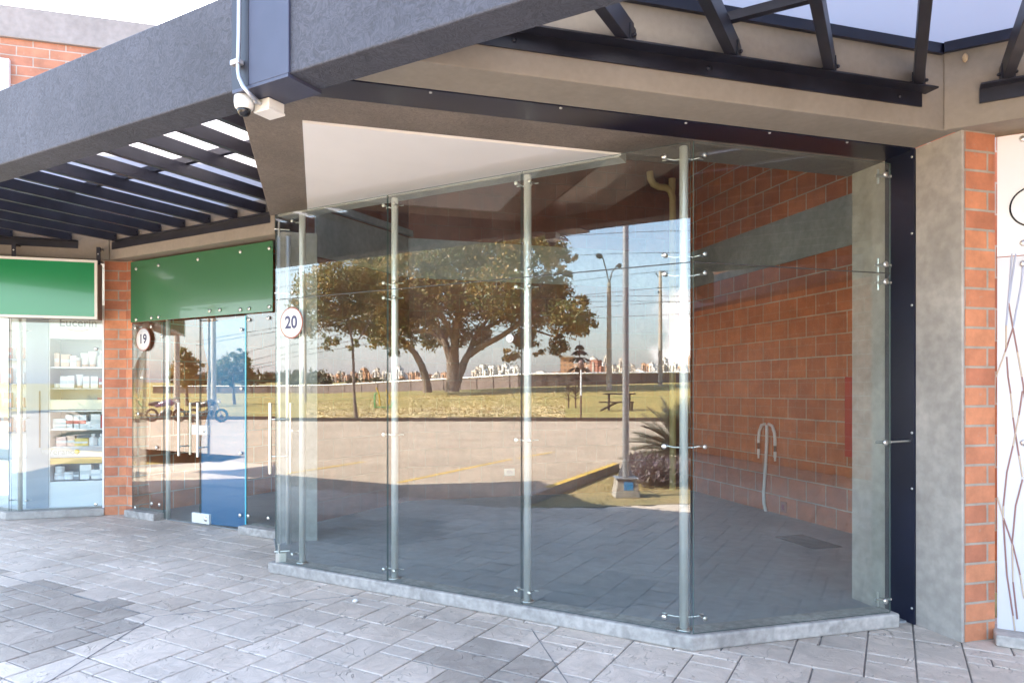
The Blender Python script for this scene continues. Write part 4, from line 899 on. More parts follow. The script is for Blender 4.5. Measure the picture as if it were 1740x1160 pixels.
# wide base sheet to the horizon
g = MB(); R = 3500; g.add([(-R, -R, -0.32), (R, -R, -0.32), (R, R, -0.32), (-R, R, -0.32)], [(0, 1, 2, 3)]); struct(g.build('terrain', M['lawn'], fixn=False))
g = MB(); g.add([(p[0], p[1], 0.04) for p in LOT], [tuple(range(len(LOT)))]); struct(g.build('parking_lot', M['lot']))
rad = [30.8, 31.2, 33, 36, 40, 45, 50, 56, 62, 68, 76, 85, 95, 108, 112, 120, 130, 150, 180, 210, 260, 330, 420, 560, 800, 1200, 1800, 2600]
g = MB(); us = list(range(-2400, 4001, 80)); P = []
for i, zc in enumerate(rad):
    for u in us:
        p = EV(u, 662, zc); P.append((p.x, p.y, -0.05 if i == 0 else terr(u, zc)))
n = len(us); g.add(P, [(i*n+k, i*n+k+1, (i+1)*n+k+1, (i+1)*n+k) for i in range(len(rad)-1) for k in range(n-1)], 0, True)
lw = g.build('lawn', M['lawn']); struct(lw)
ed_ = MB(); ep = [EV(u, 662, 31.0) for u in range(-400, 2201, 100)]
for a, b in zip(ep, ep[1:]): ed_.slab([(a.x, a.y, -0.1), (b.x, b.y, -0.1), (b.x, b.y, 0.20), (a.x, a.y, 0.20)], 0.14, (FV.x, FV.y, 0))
tag(ed_.build('kerb', plain('shade_painted_kerb', (0.075, 0.055, 0.045), 0.9)), 'long kerb along the near edge of the park lawn, shade painted into its colour', 'kerb')  # the dark band of shade is put into the kerb's colour
for a, b in (((486, 804.6), (618, 784.5)), ((676, 820), (868, 780)), ((380, 800), (470, 786)), ((880, 778), (940, 768))):
    p, q = EG(*a), EG(*b); d = (q-p).xy.normalized()
    struct(MB().fbox(p, d, Vector((-d.y, d.x)), 0, (q-p).xy.length, -0.045, 0.045, 0.036, 0.044).build('road_marking', M['lot_line']))
# planting bed with yellow kerb
bed = [(K0.x, K0.y), (K1.x, K1.y), (K1.x+1.6, K1.y-2.6), (-3.2, -3.0), (-2.3, -0.5), (-2.452, 1.95)]
struct(MB().prism(bed, -0.3, 0.006).build('planting_bed', ground_mat('dry_bed_grass', (0.36, 0.26, 0.12), (0.22, 0.19, 0.075), 1.6)))
d = (K1-K0).xy.normalized(); nn = Vector((-d.y, d.x)); ln = (K1-K0).xy.length
kb = thing('kerb', 'concrete kerb with yellow painted top edging the dry planting bed', 'kerb', K0)
MB().fbox(K0, d, nn, 0.25, ln, -0.06, 0.06, -0.14, 0.13).build('stone', M['concrete'], kb, bevel=0.01)
MB().fbox(K0, d, nn, ln*0.22, ln, -0.055, 0.055, 0.131, 0.134).build('painted_top', M['lot_line'], kb)
g = MB(); g.add([(-2.66, 3.09, -0.004), (-8.3, 8.73, -0.004), (-8.81, 8.23, 0.041), (-3.15, 2.64, 0.041)], [(0, 1, 2, 3)]); struct(g.build('ramp', M['lot']))
rg = random.Random(11)
gb = MB()
def blade(mb, x, y, z, h, w, a, lean):
    dx, dy = cos(a), sin(a); lx, ly = -dy*lean, dx*lean
    mb.add([(x-dx*w, y-dy*w, z), (x+dx*w, y+dy*w, z), (x+lx*h*0.5+dx*w*0.6, y+ly*h*0.5+dy*w*0.6, z+h*0.6), (x+lx*h, y+ly*h, z+h*0.95)], [(0, 1, 2), (0, 2, 3)])
for _ in range(9000):
    x = rg.uniform(-7, -2.2); y = rg.uniform(-3.2, 3.2)
    if inpoly(x, y, bed): blade(gb, x, y, 0.004, rg.uniform(0.015, 0.055), 0.004, rg.uniform(0, 6.3), rg.uniform(0.1, 0.9))
struct(gb.build('grass', plain('straw_grass', (0.38, 0.29, 0.12), 0.9, noise=0.3, nscale=2), fixn=False), 'stuff')

def leaf_mat(name):
    m, t, b = new_mat(name); b.inputs['Roughness'].default_value = 0.45
    at = t.nodes.new('ShaderNodeVertexColor'); at.layer_name = 'tone'; t.links.new(at.outputs['Color'], b.inputs['Base Color'])
    tl_ = t.nodes.new('ShaderNodeBsdfTranslucent'); t.links.new(at.outputs['Color'], tl_.inputs['Color']); ms = t.nodes.new('ShaderNodeMixShader'); ms.inputs['Fac'].default_value = 0.4
    t.links.new(b.outputs[0], ms.inputs[1]); t.links.new(tl_.outputs[0], ms.inputs[2]); t.links.new(ms.outputs[0], t.nodes['Material Output'].inputs['Surface'])
    return m
M['leaf'] = leaf_mat('leaves')
def crown(blobs, n, size, cols, rnd, spread=1.0, clumps=12):
    """leaf-sized faces gathered in clumps through the crown's volume; blobs = (point, radius)"""
    mb = MB(); tot = sum(r**2 for _, r in blobs); C = []
    for p, r in blobs:
        for _ in range(max(3, int(clumps*len(blobs)*r*r/tot))):
            v = Vector((rnd.gauss(0, 1), rnd.gauss(0, 1), rnd.gauss(0, 1))).normalized()*r*rnd.uniform(0.35, 1.0)**0.6
            C.append((p+Vector((v.x, v.y, v.z*0.85)), r*rnd.uniform(0.22, 0.36), rnd.choice(cols)))
    for _ in range(n):
        c, rr, col = rnd.choice(C)
        q = c+Vector((rnd.gauss(0, 1), rnd.gauss(0, 1), rnd.gauss(0, 0.8)))*rr*0.55*spread
        a = Vector((rnd.gauss(0, 1), rnd.gauss(0, 1), rnd.gauss(0, 0.7))).normalized(); w = a.orthogonal().normalized()
        w = Matrix.Rotation(rnd.uniform(0, 6.28), 3, a) @ w; s = size*rnd.uniform(0.6, 1.3)
        k = rnd.uniform(0.7, 1.3); cc = rnd.choice(cols) if rnd.random() < 0.25 else col
        mb.add([q-w*s*0.5, q+a.cross(w)*s*0.24, q+w*s*0.5, q-a.cross(w)*s*0.24], [(0, 1, 2, 3)], 0, False, tone=(cc[0]*k, cc[1]*k, cc[2]*k))
    return mb
GREEN = [(0.145, 0.170, 0.053), (0.189, 0.198, 0.065), (0.246, 0.204, 0.073), (0.109, 0.136, 0.053)]
DRY = [(0.290, 0.217, 0.080), (0.378, 0.245, 0.088), (0.189, 0.177, 0.065), (0.464, 0.300, 0.116), (0.160, 0.150, 0.057)]
rt = random.Random(21)
# the great tree
ZT_ = 62; bt_ = EL(767, ZT_, -0.1)
tr = thing('broad_tree', 'huge spreading tree with several grey trunks standing alone on the park lawn', 'tree', bt_)
def PT(u, v, dz=0): return EV(u, v, ZT_+dz)
tk = MB()
for path, rs in (([PT(768, 666), PT(768, 640), PT(765, 610, 1), PT(757, 585, 1), PT(745, 560, 2), PT(728, 530, 3)], [0.693, 0.495, 0.363, 0.33, 0.264, 0.132]),
                 ([PT(770, 660), PT(772, 630), PT(772, 590), PT(776, 550, -1), PT(790, 500, -2), PT(810, 450, -2)], [0.594, 0.462, 0.396, 0.33, 0.264, 0.119]),
                 ([PT(774, 655), PT(784, 625), PT(794, 605), PT(815, 590, -1), PT(850, 572, -2), PT(890, 545, -3), PT(940, 520, -3)], [0.462, 0.363, 0.33, 0.277, 0.238, 0.185, 0.079]),
                 ([PT(784, 632), PT(791, 612), PT(800, 590, 1), PT(812, 565, 2), PT(838, 530, 3), PT(870, 490, 3)], [0.33, 0.264, 0.238, 0.198, 0.158, 0.079]),
                 ([PT(757, 585, 1), PT(735, 565, 2), PT(705, 560, 2), PT(670, 562, 3)], [0.28, 0.22, 0.17, 0.08]),
                 ([PT(812, 565, 2), PT(860, 540, 3), PT(905, 560, 3), PT(950, 575, 3)], [0.22, 0.17, 0.12, 0.05]),
                 ([PT(772, 575), PT(740, 520, -3), PT(700, 470, -4)], [0.3, 0.2, 0.08])):
    tk.tube(path, rs, 9)
rtw = random.Random(4)
for _ in range(70):
    a = PT(rtw.uniform(660, 920), rtw.uniform(450, 575), rtw.uniform(-4, 4)); b = a+Vector((rtw.uniform(-2.4, 2.4), rtw.uniform(-2.4, 2.4), rtw.uniform(-0.4, 1.8)))
    tk.tube([a, (a+b)/2+Vector((0, 0, rtw.uniform(-0.2, 0.3))), b], [0.09, 0.06, 0.025], 5, cap=False)
tk.build('trunk', M['bark'], tr)
pxm = ZT_/1160
BB = [(690, 470, 48), (640, 430, 52), (760, 432, 58), (830, 428, 55), (890, 425, 46), (935, 425, 30), (968, 437, 13), (958, 462, 14), (930, 492, 36), (985, 545, 22), (960, 540, 34), (905, 520, 44), (945, 585, 20), (850, 500, 50), (800, 510, 48), (745, 505, 50), (700, 530, 40), (655, 520, 44), (640, 480, 48), (780, 565, 24), (740, 573, 26), (815, 575, 20), (870, 598, 15), (895, 575, 20), (655, 575, 26), (690, 575, 16), (985, 515, 16), (1000, 556, 10), (915, 600, 8)]
bl = [(EV(u, v, ZT_+rt.uniform(-4.5, 4.5)), r*pxm) for u, v, r in BB]
crown(bl, 62000, 0.36, GREEN+DRY[:4], rt, 1.35, clumps=44).build('crown', M['leaf'], tr, fixn=False)
# leaning tree beside it
l0 = EL(727, 70, -0.1); lt = thing('leaning_tree', 'slender leaning trunk left of the great park tree, curving up into its leaves', 'tree', l0)
PL = lambda u, v: EV(u, v, 70)
MB().tube([l0, PL(723, 640), PL(716, 620), PL(705, 600), PL(690, 585), PL(672, 573), PL(650, 560)], [0.5, 0.4, 0.36, 0.32, 0.26, 0.18, 0.08], 9).build('trunk', M['bark'], lt)
crown([(PL(650, 545), 2.2), (PL(625, 555), 1.7), (PL(665, 590), 1.1)], 3500, 0.42, GREEN, rt).build('crown', M['leaf'], lt, fixn=False)
# street tree close to the car park
n0 = EL(606, 31.4, -0.05); ntree = thing('street_tree', 'slim street tree with a leafy olive crown at the edge of the car park', 'tree', n0)
PN = lambda u, v, dz=0: EV(u, v, 31.4+dz)
MB().tube([n0, PN(603, 690), PN(601, 660), PN(600.5, 620), PN(599, 585), PN(592, 545), PN(580, 500)], [0.10, 0.075, 0.065, 0.06, 0.055, 0.045, 0.02], 8).tube([PN(600, 590), PN(620, 560), PN(635, 530)], [0.04, 0.03, 0.012], 6).tube([PN(597, 570), PN(565, 550), PN(540, 530)], [0.035, 0.025, 0.01], 6).build('trunk', M['bark'], ntree)
pn = 31.4/1160
NB = [(530, 490, 30), (560, 465, 36), (600, 480, 36), (625, 510, 26), (545, 535, 34), (590, 540, 34), (570, 510, 38), (625, 560, 18), (558, 580, 15), (520, 560, 18), (600, 585, 10), (510, 520, 18), (640, 470, 24)]
crown([(PN(u, v, rt.uniform(-0.9, 0.9)), r*pn) for u, v, r in NB], 16000, 0.145, DRY+GREEN, rt, 1.3, clumps=40).build('crown', M['leaf'], ntree, fixn=False)
# two trees seen in the neighbour's doors
for i, (u, zc, lab) in enumerate(((398, 58, 'round bushy park tree with a short bare stem beyond the clothesline'), (318, 54, 'loose rusty green park tree behind the parked motorcycles'))):
    b0 = EL(u, zc, -0.05, G19); t = thing('park_tree', lab, 'tree', b0); q = zc/1160
    Pk = lambda uu, vv: EV(uu, vv, zc, G19)
    MB().tube([b0, Pk(u-1, 668), Pk(u-2, 650), Pk(u-2, 625)], [0.16, 0.12, 0.10, 0.05], 7).build('trunk', M['bark'], t)
    B_ = [(0, 620, 19), (-14, 632, 15), (14, 635, 15), (4, 603, 13), (-8, 610, 14), (16, 618, 13), (-18, 646, 9), (18, 648, 9), (0, 648, 10)]
    crown([(Pk(u-3+a, v)+Vector((rt.uniform(-.4, .4), rt.uniform(-.4, .4), 0)), r*q) for a, v, r in B_], 4200, 0.24, (GREEN if i == 0 else DRY+GREEN[:2]), rt, clumps=12).build('crown', M['leaf'], t, fixn=False)
# fallen leaves under the trees
lf = MB()
for _ in range(14000):
    u = rt.uniform(520, 960); zc = rt.choice((rt.uniform(31.5, 44), rt.uniform(31.5, 60))); p = EL(u, zc, 0.02)
    a = rt.uniform(0, 6.28); s = rt.uniform(0.04, 0.09); dx, dy = cos(a)*s, sin(a)*s; h = rt.uniform(0.01, 0.05)
    lf.add([(p.x-dx, p.y-dy, p.z), (p.x+dy*0.5, p.y-dx*0.5, p.z+h), (p.x+dx, p.y+dy, p.z+h*0.6), (p.x-dy*0.5, p.y+dx*0.5, p.z)], [(0, 1, 2, 3)])
struct(lf.build('fallen_leaves', plain('dry_fallen_leaf', (0.66, 0.52, 0.30), 0.8, noise=0.4, nscale=0.7), fixn=False), 'stuff')

# long screened fence round the park
fe = thing('fence', 'long grey mesh screen fence with a pale top rail and posts round the park', 'fence', EL(700, lerp_tab(700, TD)-0.5))
M['screen'] = plain('grey_shade_cloth', (0.16, 0.125, 0.115), 0.9, noise=0.1, nscale=0.5); M['rail'] = plain('white_top_rail', (0.85, 0.84, 0.82), 0.6)
fu = [250+14*k for k in range(76)]; fpts = []
for u in fu:
    zc = lerp_tab(u, TD)-0.6; p = EL(u, zc); fpts.append(p)
pm = MB(); rm = MB()
for a, b in zip(fpts, fpts[1:]):
    up = Vector((0, 0, 1)); nrm = (b-a).cross(up).normalized()
    pm.slab([a-up*0.3, b-up*0.3, b+up*2.15, a+up*2.15], 0.03, nrm); rm.tube([a+up*2.2, b+up*2.2], 0.15, 5)
pm.build('screen', M['screen'], fe); rm.build('top_rail', M['rail'], fe)
for p in fpts[::2]: MB().tube([p-Vector((0, 0, 0.3))+Vector((0.12, 0.04, 0)), p+Vector((0.12, 0.04, 2.2))], 0.06, 5).build('post', M['dark_steel'], fe)

# far wood in front of the town
wd = MB(); WB = []
for u in [300+5*k for k in range(240)]:
    zc = rt.uniform(330, 520); h = rt.uniform(0.8, 2.4) if u > 545 else rt.uniform(3.0, 6.0)
    if 560 < u < 780 and rt.random() < 0.35: continue
    WB.append((EL(u, zc, h*0.5), h))
crown(WB, 14000, 2.2, [(0.06, 0.07, 0.03), (0.085, 0.085, 0.04), (0.045, 0.055, 0.03)], rt, clumps=8).build('far_wood', M['leaf'], fixn=False)['kind'] = 'stuff'

# the town
def facade(name, wall, win, w=3.2, h=3.0):
    m, t, b = new_mat(name); b.inputs['Roughness'].default_value = 0.8; uv = t.nodes.new('ShaderNodeUVMap'); uv.uv_map = 'UVMap'
    bt = t.nodes.new('ShaderNodeTexBrick'); bt.offset = 0.0; bt.inputs['Scale'].default_value = 1; bt.inputs['Brick Width'].default_value = w; bt.inputs['Row Height'].default_value = h
    bt.inputs['Mortar Size'].default_value = 0.75; bt.inputs['Mortar Smooth'].default_value = 0.0; bt.inputs['Color1'].default_value = (*win, 1); bt.inputs['Color2'].default_value = tuple(c*0.6 for c in win)+(1,); bt.inputs['Mortar'].default_value = (*wall, 1)
    t.links.new(uv.outputs[0], bt.inputs['Vector']); t.links.new(bt.outputs['Color'], b.inputs['Base Color']); return m
FC = {'white': facade('white_tower_face', (0.82, 0.80, 0.78), (0.42, 0.43, 0.46)), 'cream': facade('cream_tower_face', (0.70, 0.60, 0.50), (0.32, 0.29, 0.27)),
      'orange brick': facade('brick_tower_face', (0.58, 0.32, 0.19), (0.38, 0.25, 0.18)), 'brown': facade('brown_tower_face', (0.46, 0.28, 0.20), (0.25, 0.18, 0.15)), 'rust red': facade('red_tower_face', (0.42, 0.17, 0.12), (0.2, 0.13, 0.12))}
M['roof_grey'] = plain('flat_roof', (0.4, 0.37, 0.34), 0.9)
ct = random.Random(33); ORDL = ORD+['thirteenth', 'fourteenth', 'fifteenth', 'sixteenth', 'seventeenth', 'eighteenth', 'nineteenth', 'twentieth', 'twenty-first', 'twenty-second']+['twenty-'+q for q in ('third', 'fourth', 'fifth', 'sixth', 'seventh', 'eighth', 'ninth')]+['thirtieth', 'thirty-first', 'thirty-second', 'thirty-third', 'thirty-fourth']
clus = [('at far left of the skyline', 540, 612, (632, 642), ('orange brick', 'brown', 'cream'), 15, 700), ('left of the leaning tree', 614, 700, (625, 642), ('orange brick', 'brown', 'white', 'cream'), 15, 720), ('between the park trees', 702, 762, (635, 645), ('brown', 'cream', 'orange brick'), 10, 740),
        ('right of the great tree', 800, 880, (620, 634), ('white', 'white', 'cream'), 12, 700), ('low behind the far wood', 904, 950, (630, 637), ('cream', 'brown', 'white'), 5, 950), ('by the street lamp', 992, 1180, (608, 632), ('white', 'white', 'white', 'cream', 'orange brick'), 34, 780), ('next to the brick tower block', 976, 1012, (614, 628), ('rust red', 'brown'), 4, 700)]
def tower(u, zc, vt, w, col, label, grp):
    b = EL(u, zc, -2); top = EV(u, vt, zc).z; h = top-b.z; dp = w*ct.uniform(0.6, 1.1); ang = ct.uniform(-0.5, 0.5)+TH
    ax = Vector((cos(pi/2+ang*0), 0)); a_ = math.atan2(RV.y, RV.x)+ct.uniform(0.45, 1.0); ax = Vector((cos(a_), sin(a_))); ay = Vector((-ax.y, ax.x))
    if ay.dot(FV) < 0: ay = -ay
    mb = MB().fbox(b, ax, ay, -w/2, w/2, 0, dp, b.z, top)
    mb.fbox(b, ax, ay, -w*0.22, w*0.2, dp*0.2, dp*0.7, top, top+ct.uniform(0.8, 2.0), 1)
    if ct.random() < 0.6: mb.fbox(b, ax, ay, w/2+0.05, w*0.85, dp*0.15, dp*0.8, b.z, top-ct.uniform(0.1, 0.3)*h, 0)
    mb.fbox(b, ax, ay, -w*0.1, w*0.1, -1.2, -0.05, b.z, top-2.0, 1)
    o = mb.build('apartment_tower', [FC[col], M['roof_grey']], uvo=(ct.uniform(0, 3), 0)); tag(o, label, 'apartment tower', grp)
for where, u0, u1, (va, vb), cols, n, zc0 in clus:
    for i in range(n):
        u = u0+(u1-u0)*(i+0.5)/n+ct.uniform(-1.5, 1.5); col = ct.choice(cols)
        tower(u, zc0+ct.uniform(-40, 60), ct.uniform(va-3, vb-2), ct.uniform(1.15, 1.9)*(u1-u0)/n*zc0/1160, col, f'{col} apartment tower {where}, {ORDL[i]} from left', 'towers on the skyline')
bt5 = EL(963, 420, -1); a_ = math.atan2(RV.y, RV.x)+0.12; ax = Vector((cos(a_), sin(a_))); ay = Vector((-ax.y, ax.x)); ay = ay if ay.dot(FV) > 0 else -ay
ot = thing('apartment_tower', 'square orange brick tower block with an overhanging flat roof, nearest on the skyline', 'apartment tower', bt5, 'towers on the skyline')
tz = EV(963, 607, 420).z
MB().fbox(bt5, ax, ay, -3.9, 3.9, 0, 8, bt5.z, tz).build('wall', FC['orange brick'], ot); MB().fbox(bt5, ax, ay, -4.9, 4.9, -1.0, 9, tz+0.01, tz+0.9).build('roof', M['roof_grey'], ot)

# posts and poles
M['pole_conc'] = plain('pale_concrete_pole', (0.42, 0.37, 0.32), 0.85, noise=0.12, nscale=2)
zl = 60; b = EL(1035, zl, -0.1); lp = thing('street_lamp', 'tall concrete lamp post with two curved arms and flat lamp heads', 'street lamp', b)
PLp = lambda u, v: EV(u, v, zl)
MB().tube([b, PLp(1035, 480)], [0.26, 0.17], 10).build('pole', M['pole_conc'], lp)
for (uv1, uv2, tip) in (((1031, 462), (1024, 437), (1012, 433)), ((1040, 462), (1049, 450), (1056, 453))):
    am = MB().tube([PLp(1035, 482), PLp(*uv1), PLp(*uv2)], 0.06, 6).build('arm', M['dark_steel'], lp)
    q, e = PLp(*uv2), PLp(*tip); MB().tube([q, q+(e-q)*0.35, q+(e-q)*0.75, e], [0.10, 0.24, 0.22, 0.06], 8).build('lamp_head', M['dark_steel'], am)
b = EL(1122, 64, -0.1); up_ = thing('utility_pole', 'slim concrete utility pole carrying cables at the right of the park', 'utility pole', b)
Pu = lambda u, v: EV(u, v, 64)
MB().tube([b, Pu(1122, 460)], [0.22, 0.14], 10).build('pole', M['pole_conc'], up_)
MB().tube([Pu(1114, 463), Pu(1118, 470), Pu(1123, 470)], 0.05, 5).tube([Pu(1117, 489), Pu(1123, 487)], 0.09, 6).tube([Pu(1118, 496), Pu(1124, 498)], 0.12, 6).build('bracket', M['dark_steel'], up_)
for u, zc, vt, lab in ((300.5, 33, 540, 'pale brown pole at the road edge behind the motorcycles'), (363, 38, 540, 'slender grey pole seen through the blue filmed door'), (354.5, 60, 566, 'thin distant utility pole with a small crossarm')):
    b = EL(u, zc, -0.1, G19); t = thing('utility_pole', lab, 'utility pole', b); q = EV(u, vt-30, zc, G19)
    MB().tube([b, q], [0.15 if zc < 50 else 0.13, 0.11], 9).build('pole', M['pole_conc'], t)
    MB().fbox(q, RV, FV, -0.8, 0.8, -0.05, 0.05, q.z-0.5, q.z-0.4).build('crossarm', M['dark_steel'], t)
for u, zc, vt in ((519, 62, 560), ):
    b = EL(u, zc, -0.1); t = thing('utility_pole', 'thin grey pole on the lawn under the left end of the leaf crown', 'utility pole', b)
    MB().tube([b, EV(u, 470, zc)], [0.11, 0.08], 8).build('pole', M['pole_conc'], t); q = EV(u, 480, zc); MB().tube([q-Vector((0.3, 0.3, 0)), q+Vector((0.3, 0.3, 0))], 0.05, 5).build('bracket', M['dark_steel'], t)
cab = [((918, 412), (1174, 391.7)), ((964, 440.5), (1174, 429)), ((987, 485), (1122, 461)), ((1004, 507.5), (1122, 489)), ((1007, 508), (1174, 503.7)), ((1010, 516.6), (1174, 513)), ((1018, 530), (1174, 511)), ((993, 549.7), (1174, 533))]
for i, ((u0, v0), (u1, v1)) in enumerate(cab):
    zc = 52+1.7*i; s = (v1-v0)/(u1-u0)*0.72; pts = []
    for k in range(25):
        u = 300+k*48; pts.append(EV(u, v1+(u-u1)*s+0.000015*(u-u1)*(u-850)*8, zc+(u-700)*0.004))
    o = MB().tube(pts, 0.02, 5).build('cable', M['black_plastic']); tag(o, f'thin black overhead cable strung across the park sky, {ORD[i]} from the top', 'cable', 'overhead cables')

# flag pole on its concrete foot
b = EG(1063, 843, 0.006); fpz = thing('flag_pole', 'pale steel pole bolted to a tapered concrete foot with a small blue sticker', 'pole', b)
def frus(mb, c, w0, w1, z0, z1):
    P = []
    for w, z in ((w0, z0), (w1, z1)):
        for sx, sy in ((-1, -1), (1, -1), (1, 1), (-1, 1)): P.append((c.x+RV.x*w*sx+FV.x*w*sy, c.y+RV.y*w*sx+FV.y*w*sy, z))
    mb.add(P, [(3, 2, 1, 0), (4, 5, 6, 7)]+[(i, (i+1) % 4, 4+(i+1) % 4, 4+i) for i in range(4)]); return mb
ft = frus(MB(), b, 0.175, 0.135, 0.0, 0.255).build('foot', M['curb'], fpz, bevel=0.012)
MB().fbox(b, RV, FV, -0.155, 0.155, -0.155, 0.155, 0.256, 0.272).build('base_plate', M['galv'], fpz)
MB().tube([b+Vector((0, 0, 0.27)), b+Vector((0, 0, 9.0))], [0.047, 0.036], 16).build('pole', M['galv'], fpz)
for s in (-1, 1): MB().slab([b+Vector((RV.x*s*0.045, RV.y*s*0.045, 0.272)), b+Vector((RV.x*s*0.11, RV.y*s*0.11, 0.272)), b+Vector((RV.x*s*0.045, RV.y*s*0.045, 0.46))], 0.012, (FV.x, FV.y, 0)).build('gusset', M['galv'], fpz)
pc = b-Vector((FV.x, FV.y, 0))*0.158; MB().slab([pc+Vector((RV.x*x, RV.y*x, z)) for x, z in ((-0.055, 0.09), (0.075, 0.07), (0.075, 0.215), (-0.05, 0.215), (-0.045, 0.17))], 0.012, (FV.x, FV.y, 0)).build('sticker', plain('blue_sticker', (0.04, 0.32, 0.75), 0.4), ft)
# cycad
b = EG(1163, 808, 0.0); cy = thing('cycad', 'sago cycad with stiff arching grey green fronds in the planting bed', 'plant', b)
MB().lathe((b.x, b.y, 0), [(0.13, 0), (0.16, 0.12), (0.14, 0.3), (0.05, 0.36)], 12).build('trunk', M['bark'], cy)
fr_ = MB(); rc = random.Random(8)
for k in range(110):
    az = rc.uniform(0, 6.28); el = rc.uniform(0.25, 1.35); Ln = rc.uniform(0.85, 1.15); d = Vector((cos(az)*cos(el), sin(az)*cos(el), sin(el))); p = Vector((b.x, b.y, 0.33)); st_ = Ln/12; prev = p
    pts = [p]
    for j in range(12): d = (d+Vector((0, 0, -0.055))).normalized(); p = p+d*st_; pts.append(p)
    fr_.tube(pts, [0.008]*12+[0.003], 4, cap=False)
    sd = d.cross(Vector((0, 0, 1))).normalized()
    for j in range(2, 12):
        for h in (0, 0.5):
            q = pts[j]+(pts[min(j+1, 12)]-pts[j])*h; tg = (pts[j]-pts[j-1]).normalized(); l = 0.15*sin(pi*(j+h)/13.5)+0.03
            for s in (-1, 1):
                e = q+sd*s*l+tg*l*0.6+Vector((0, 0, l*0.25)); fr_.add([q-tg*0.012, q+tg*0.012, e], [(0, 1, 2)])
fr_.build('fronds', plain('cycad_green', (0.085, 0.10, 0.062), 0.45, noise=0.3, nscale=6), cy, fixn=False)
pp = MB(); rp = random.Random(9)
for _ in range(4200):
    u = rp.uniform(1068, 1215); v = 818+rp.gauss(0, 7); p = EG(u, v, 0.0); h = rp.uniform(0.08, 0.36); a = rp.uniform(0, 6.28); w = 0.018; l = rp.uniform(0.09, 0.17)
    z0 = h; d = Vector((cos(a), sin(a), rp.uniform(0.2, 1.1))).normalized(); s = d.cross(Vector((0, 0, 1))).normalized()*w; q = Vector((p.x, p.y, z0)); k = rp.uniform(0.7, 1.4)
    c = rp.choice(((0.17, 0.13, 0.15), (0.23, 0.19, 0.20), (0.11, 0.075, 0.095), (0.20, 0.17, 0.14)))
    pp.add([q-s, q+s, q+d*l*0.7+s*0.7, q+d*l], [(0, 1, 2, 3)], tone=tuple(x*k for x in c))
pc_ = EG(1130, 818, 0.0); bsh = thing('purple_bush', 'low greyish purple leafy bush beside the pole foot', 'bush', pc_)
pp.build('foliage', M['leaf'], bsh, fixn=False)
# park furniture
zb = 45; b = EL(651, zb); ex = thing('exercise_machine', 'yellow and green outdoor exercise machine on the park lawn', 'exercise machine', b)
Q = lambda x, z, y=0: b+Vector((RV.x*x+FV.x*y, RV.y*x+FV.y*y, z))
M['ex_green'] = plain('green_enamel', (0.03, 0.30, 0.10), 0.4); M['ex_yellow'] = plain('yellow_enamel', (0.70, 0.42, 0.03), 0.4)
MB().tube([Q(-0.55, 0), Q(-0.55, 0.9), Q(-0.35, 1.0)], 0.05, 6).tube([Q(0.5, 0.05), Q(0.75, 0.5)], 0.05, 6).tube([Q(-0.55, 0.04), Q(0.6, 0.04)], 0.05, 6).build('frame', M['ex_green'], ex)
MB().tube([Q(-0.2, 0.1), Q(-0.25, 0.8), Q(-0.45, 1.35)], 0.045, 6).tube([Q(0.35, 0.2), Q(0.45, 0.7), Q(0.2, 1.2)], 0.045, 6).tube([Q(0.4, 0.65), Q(0.95, 0.72)], 0.045, 6).build('lever', M['ex_yellow'], ex)
b = EL(987, 31.5, -0.02); bo = thing('lamp_bollard', 'slim garden lamp post, white above and brown below, with a flared lantern', 'lamp post', b)
Q2 = lambda v, dx=0: EV(987+dx, v, 31.5)
MB().tube([b, Q2(672)], 0.042, 8).build('base', plain('brown_paint', (0.11, 0.06, 0.05), 0.6), bo); MB().tube([Q2(672), Q2(628)], 0.042, 8).build('pole', M['white_paint'], bo)
q = Q2(628); MB().lathe(q, [(0.05, 0), (0.14, 0.25), (0.10, 0.42), (0.02, 0.46)], 10).build('lantern', plain('smoked_lantern', (0.16, 0.10, 0.09), 0.3), bo)
for u, zc, hp, lab in ((966, 42, 42, 'small leafless shrub left of the lantern post'), (978, 42, 55, 'taller leafless shrub close behind the lantern post')):
    b = EL(u, zc, -0.02); t = thing('bare_shrub', lab, 'shrub', b); mb = MB(); rb_ = random.Random(u)
    h = hp*zc/1160
    mb.tube([b, b+Vector((0, 0, h*0.6)), b+Vector((0.05, 0, h))], [0.05, 0.035, 0.012], 5)
    for _ in range(34):
        z = h*rb_.uniform(0.25, 0.95); a = rb_.uniform(0, 6.28); l = h*rb_.uniform(0.15, 0.32); p = b+Vector((0, 0, z)); e = p+Vector((cos(a)*l, sin(a)*l, l*0.5)); mb.tube([p, (p+e)/2+Vector((0, 0, 0.05)), e], [0.022, 0.014, 0.006], 4, cap=False)
    mb.build('branches', plain('dark_twigs', (0.07, 0.05, 0.045), 0.9), t)
b = EL(985, 64, 0); ar_ = thing('tiered_conifer', 'young tiered conifer with flat drooping branches behind the lantern post', 'tree', b)
PA = lambda u, v: EV(u, v, 64)
MB().tube([b, PA(985, 578)], [0.14, 0.03], 6).build('trunk', M['bark'], ar_)
cm = MB(); ra = random.Random(6)
for v, r in ((640, 22), (625, 24), (608, 21), (596, 15), (587, 9)):
    p = PA(985, v); R_ = r*64/1160
    for k in range(11):
        a = 2*pi*k/11+ra.uniform(-.2, .2); d = Vector((cos(a), sin(a), 0)); pts = [p+d*R_*f+Vector((0, 0, 0.35*f-0.75*f*f)) for f in (0, .35, .7, 1)]
        s = d.cross(Vector((0, 0, 1)))*0.16
        for i in range(3): cm.add([pts[i]-s, pts[i]+s, pts[i+1]+s*0.8, pts[i+1]-s*0.8], [(0, 1, 2, 3)])
cm.build('crown', plain('conifer_green', (0.035, 0.045, 0.03), 0.7), ar_, fixn=False)
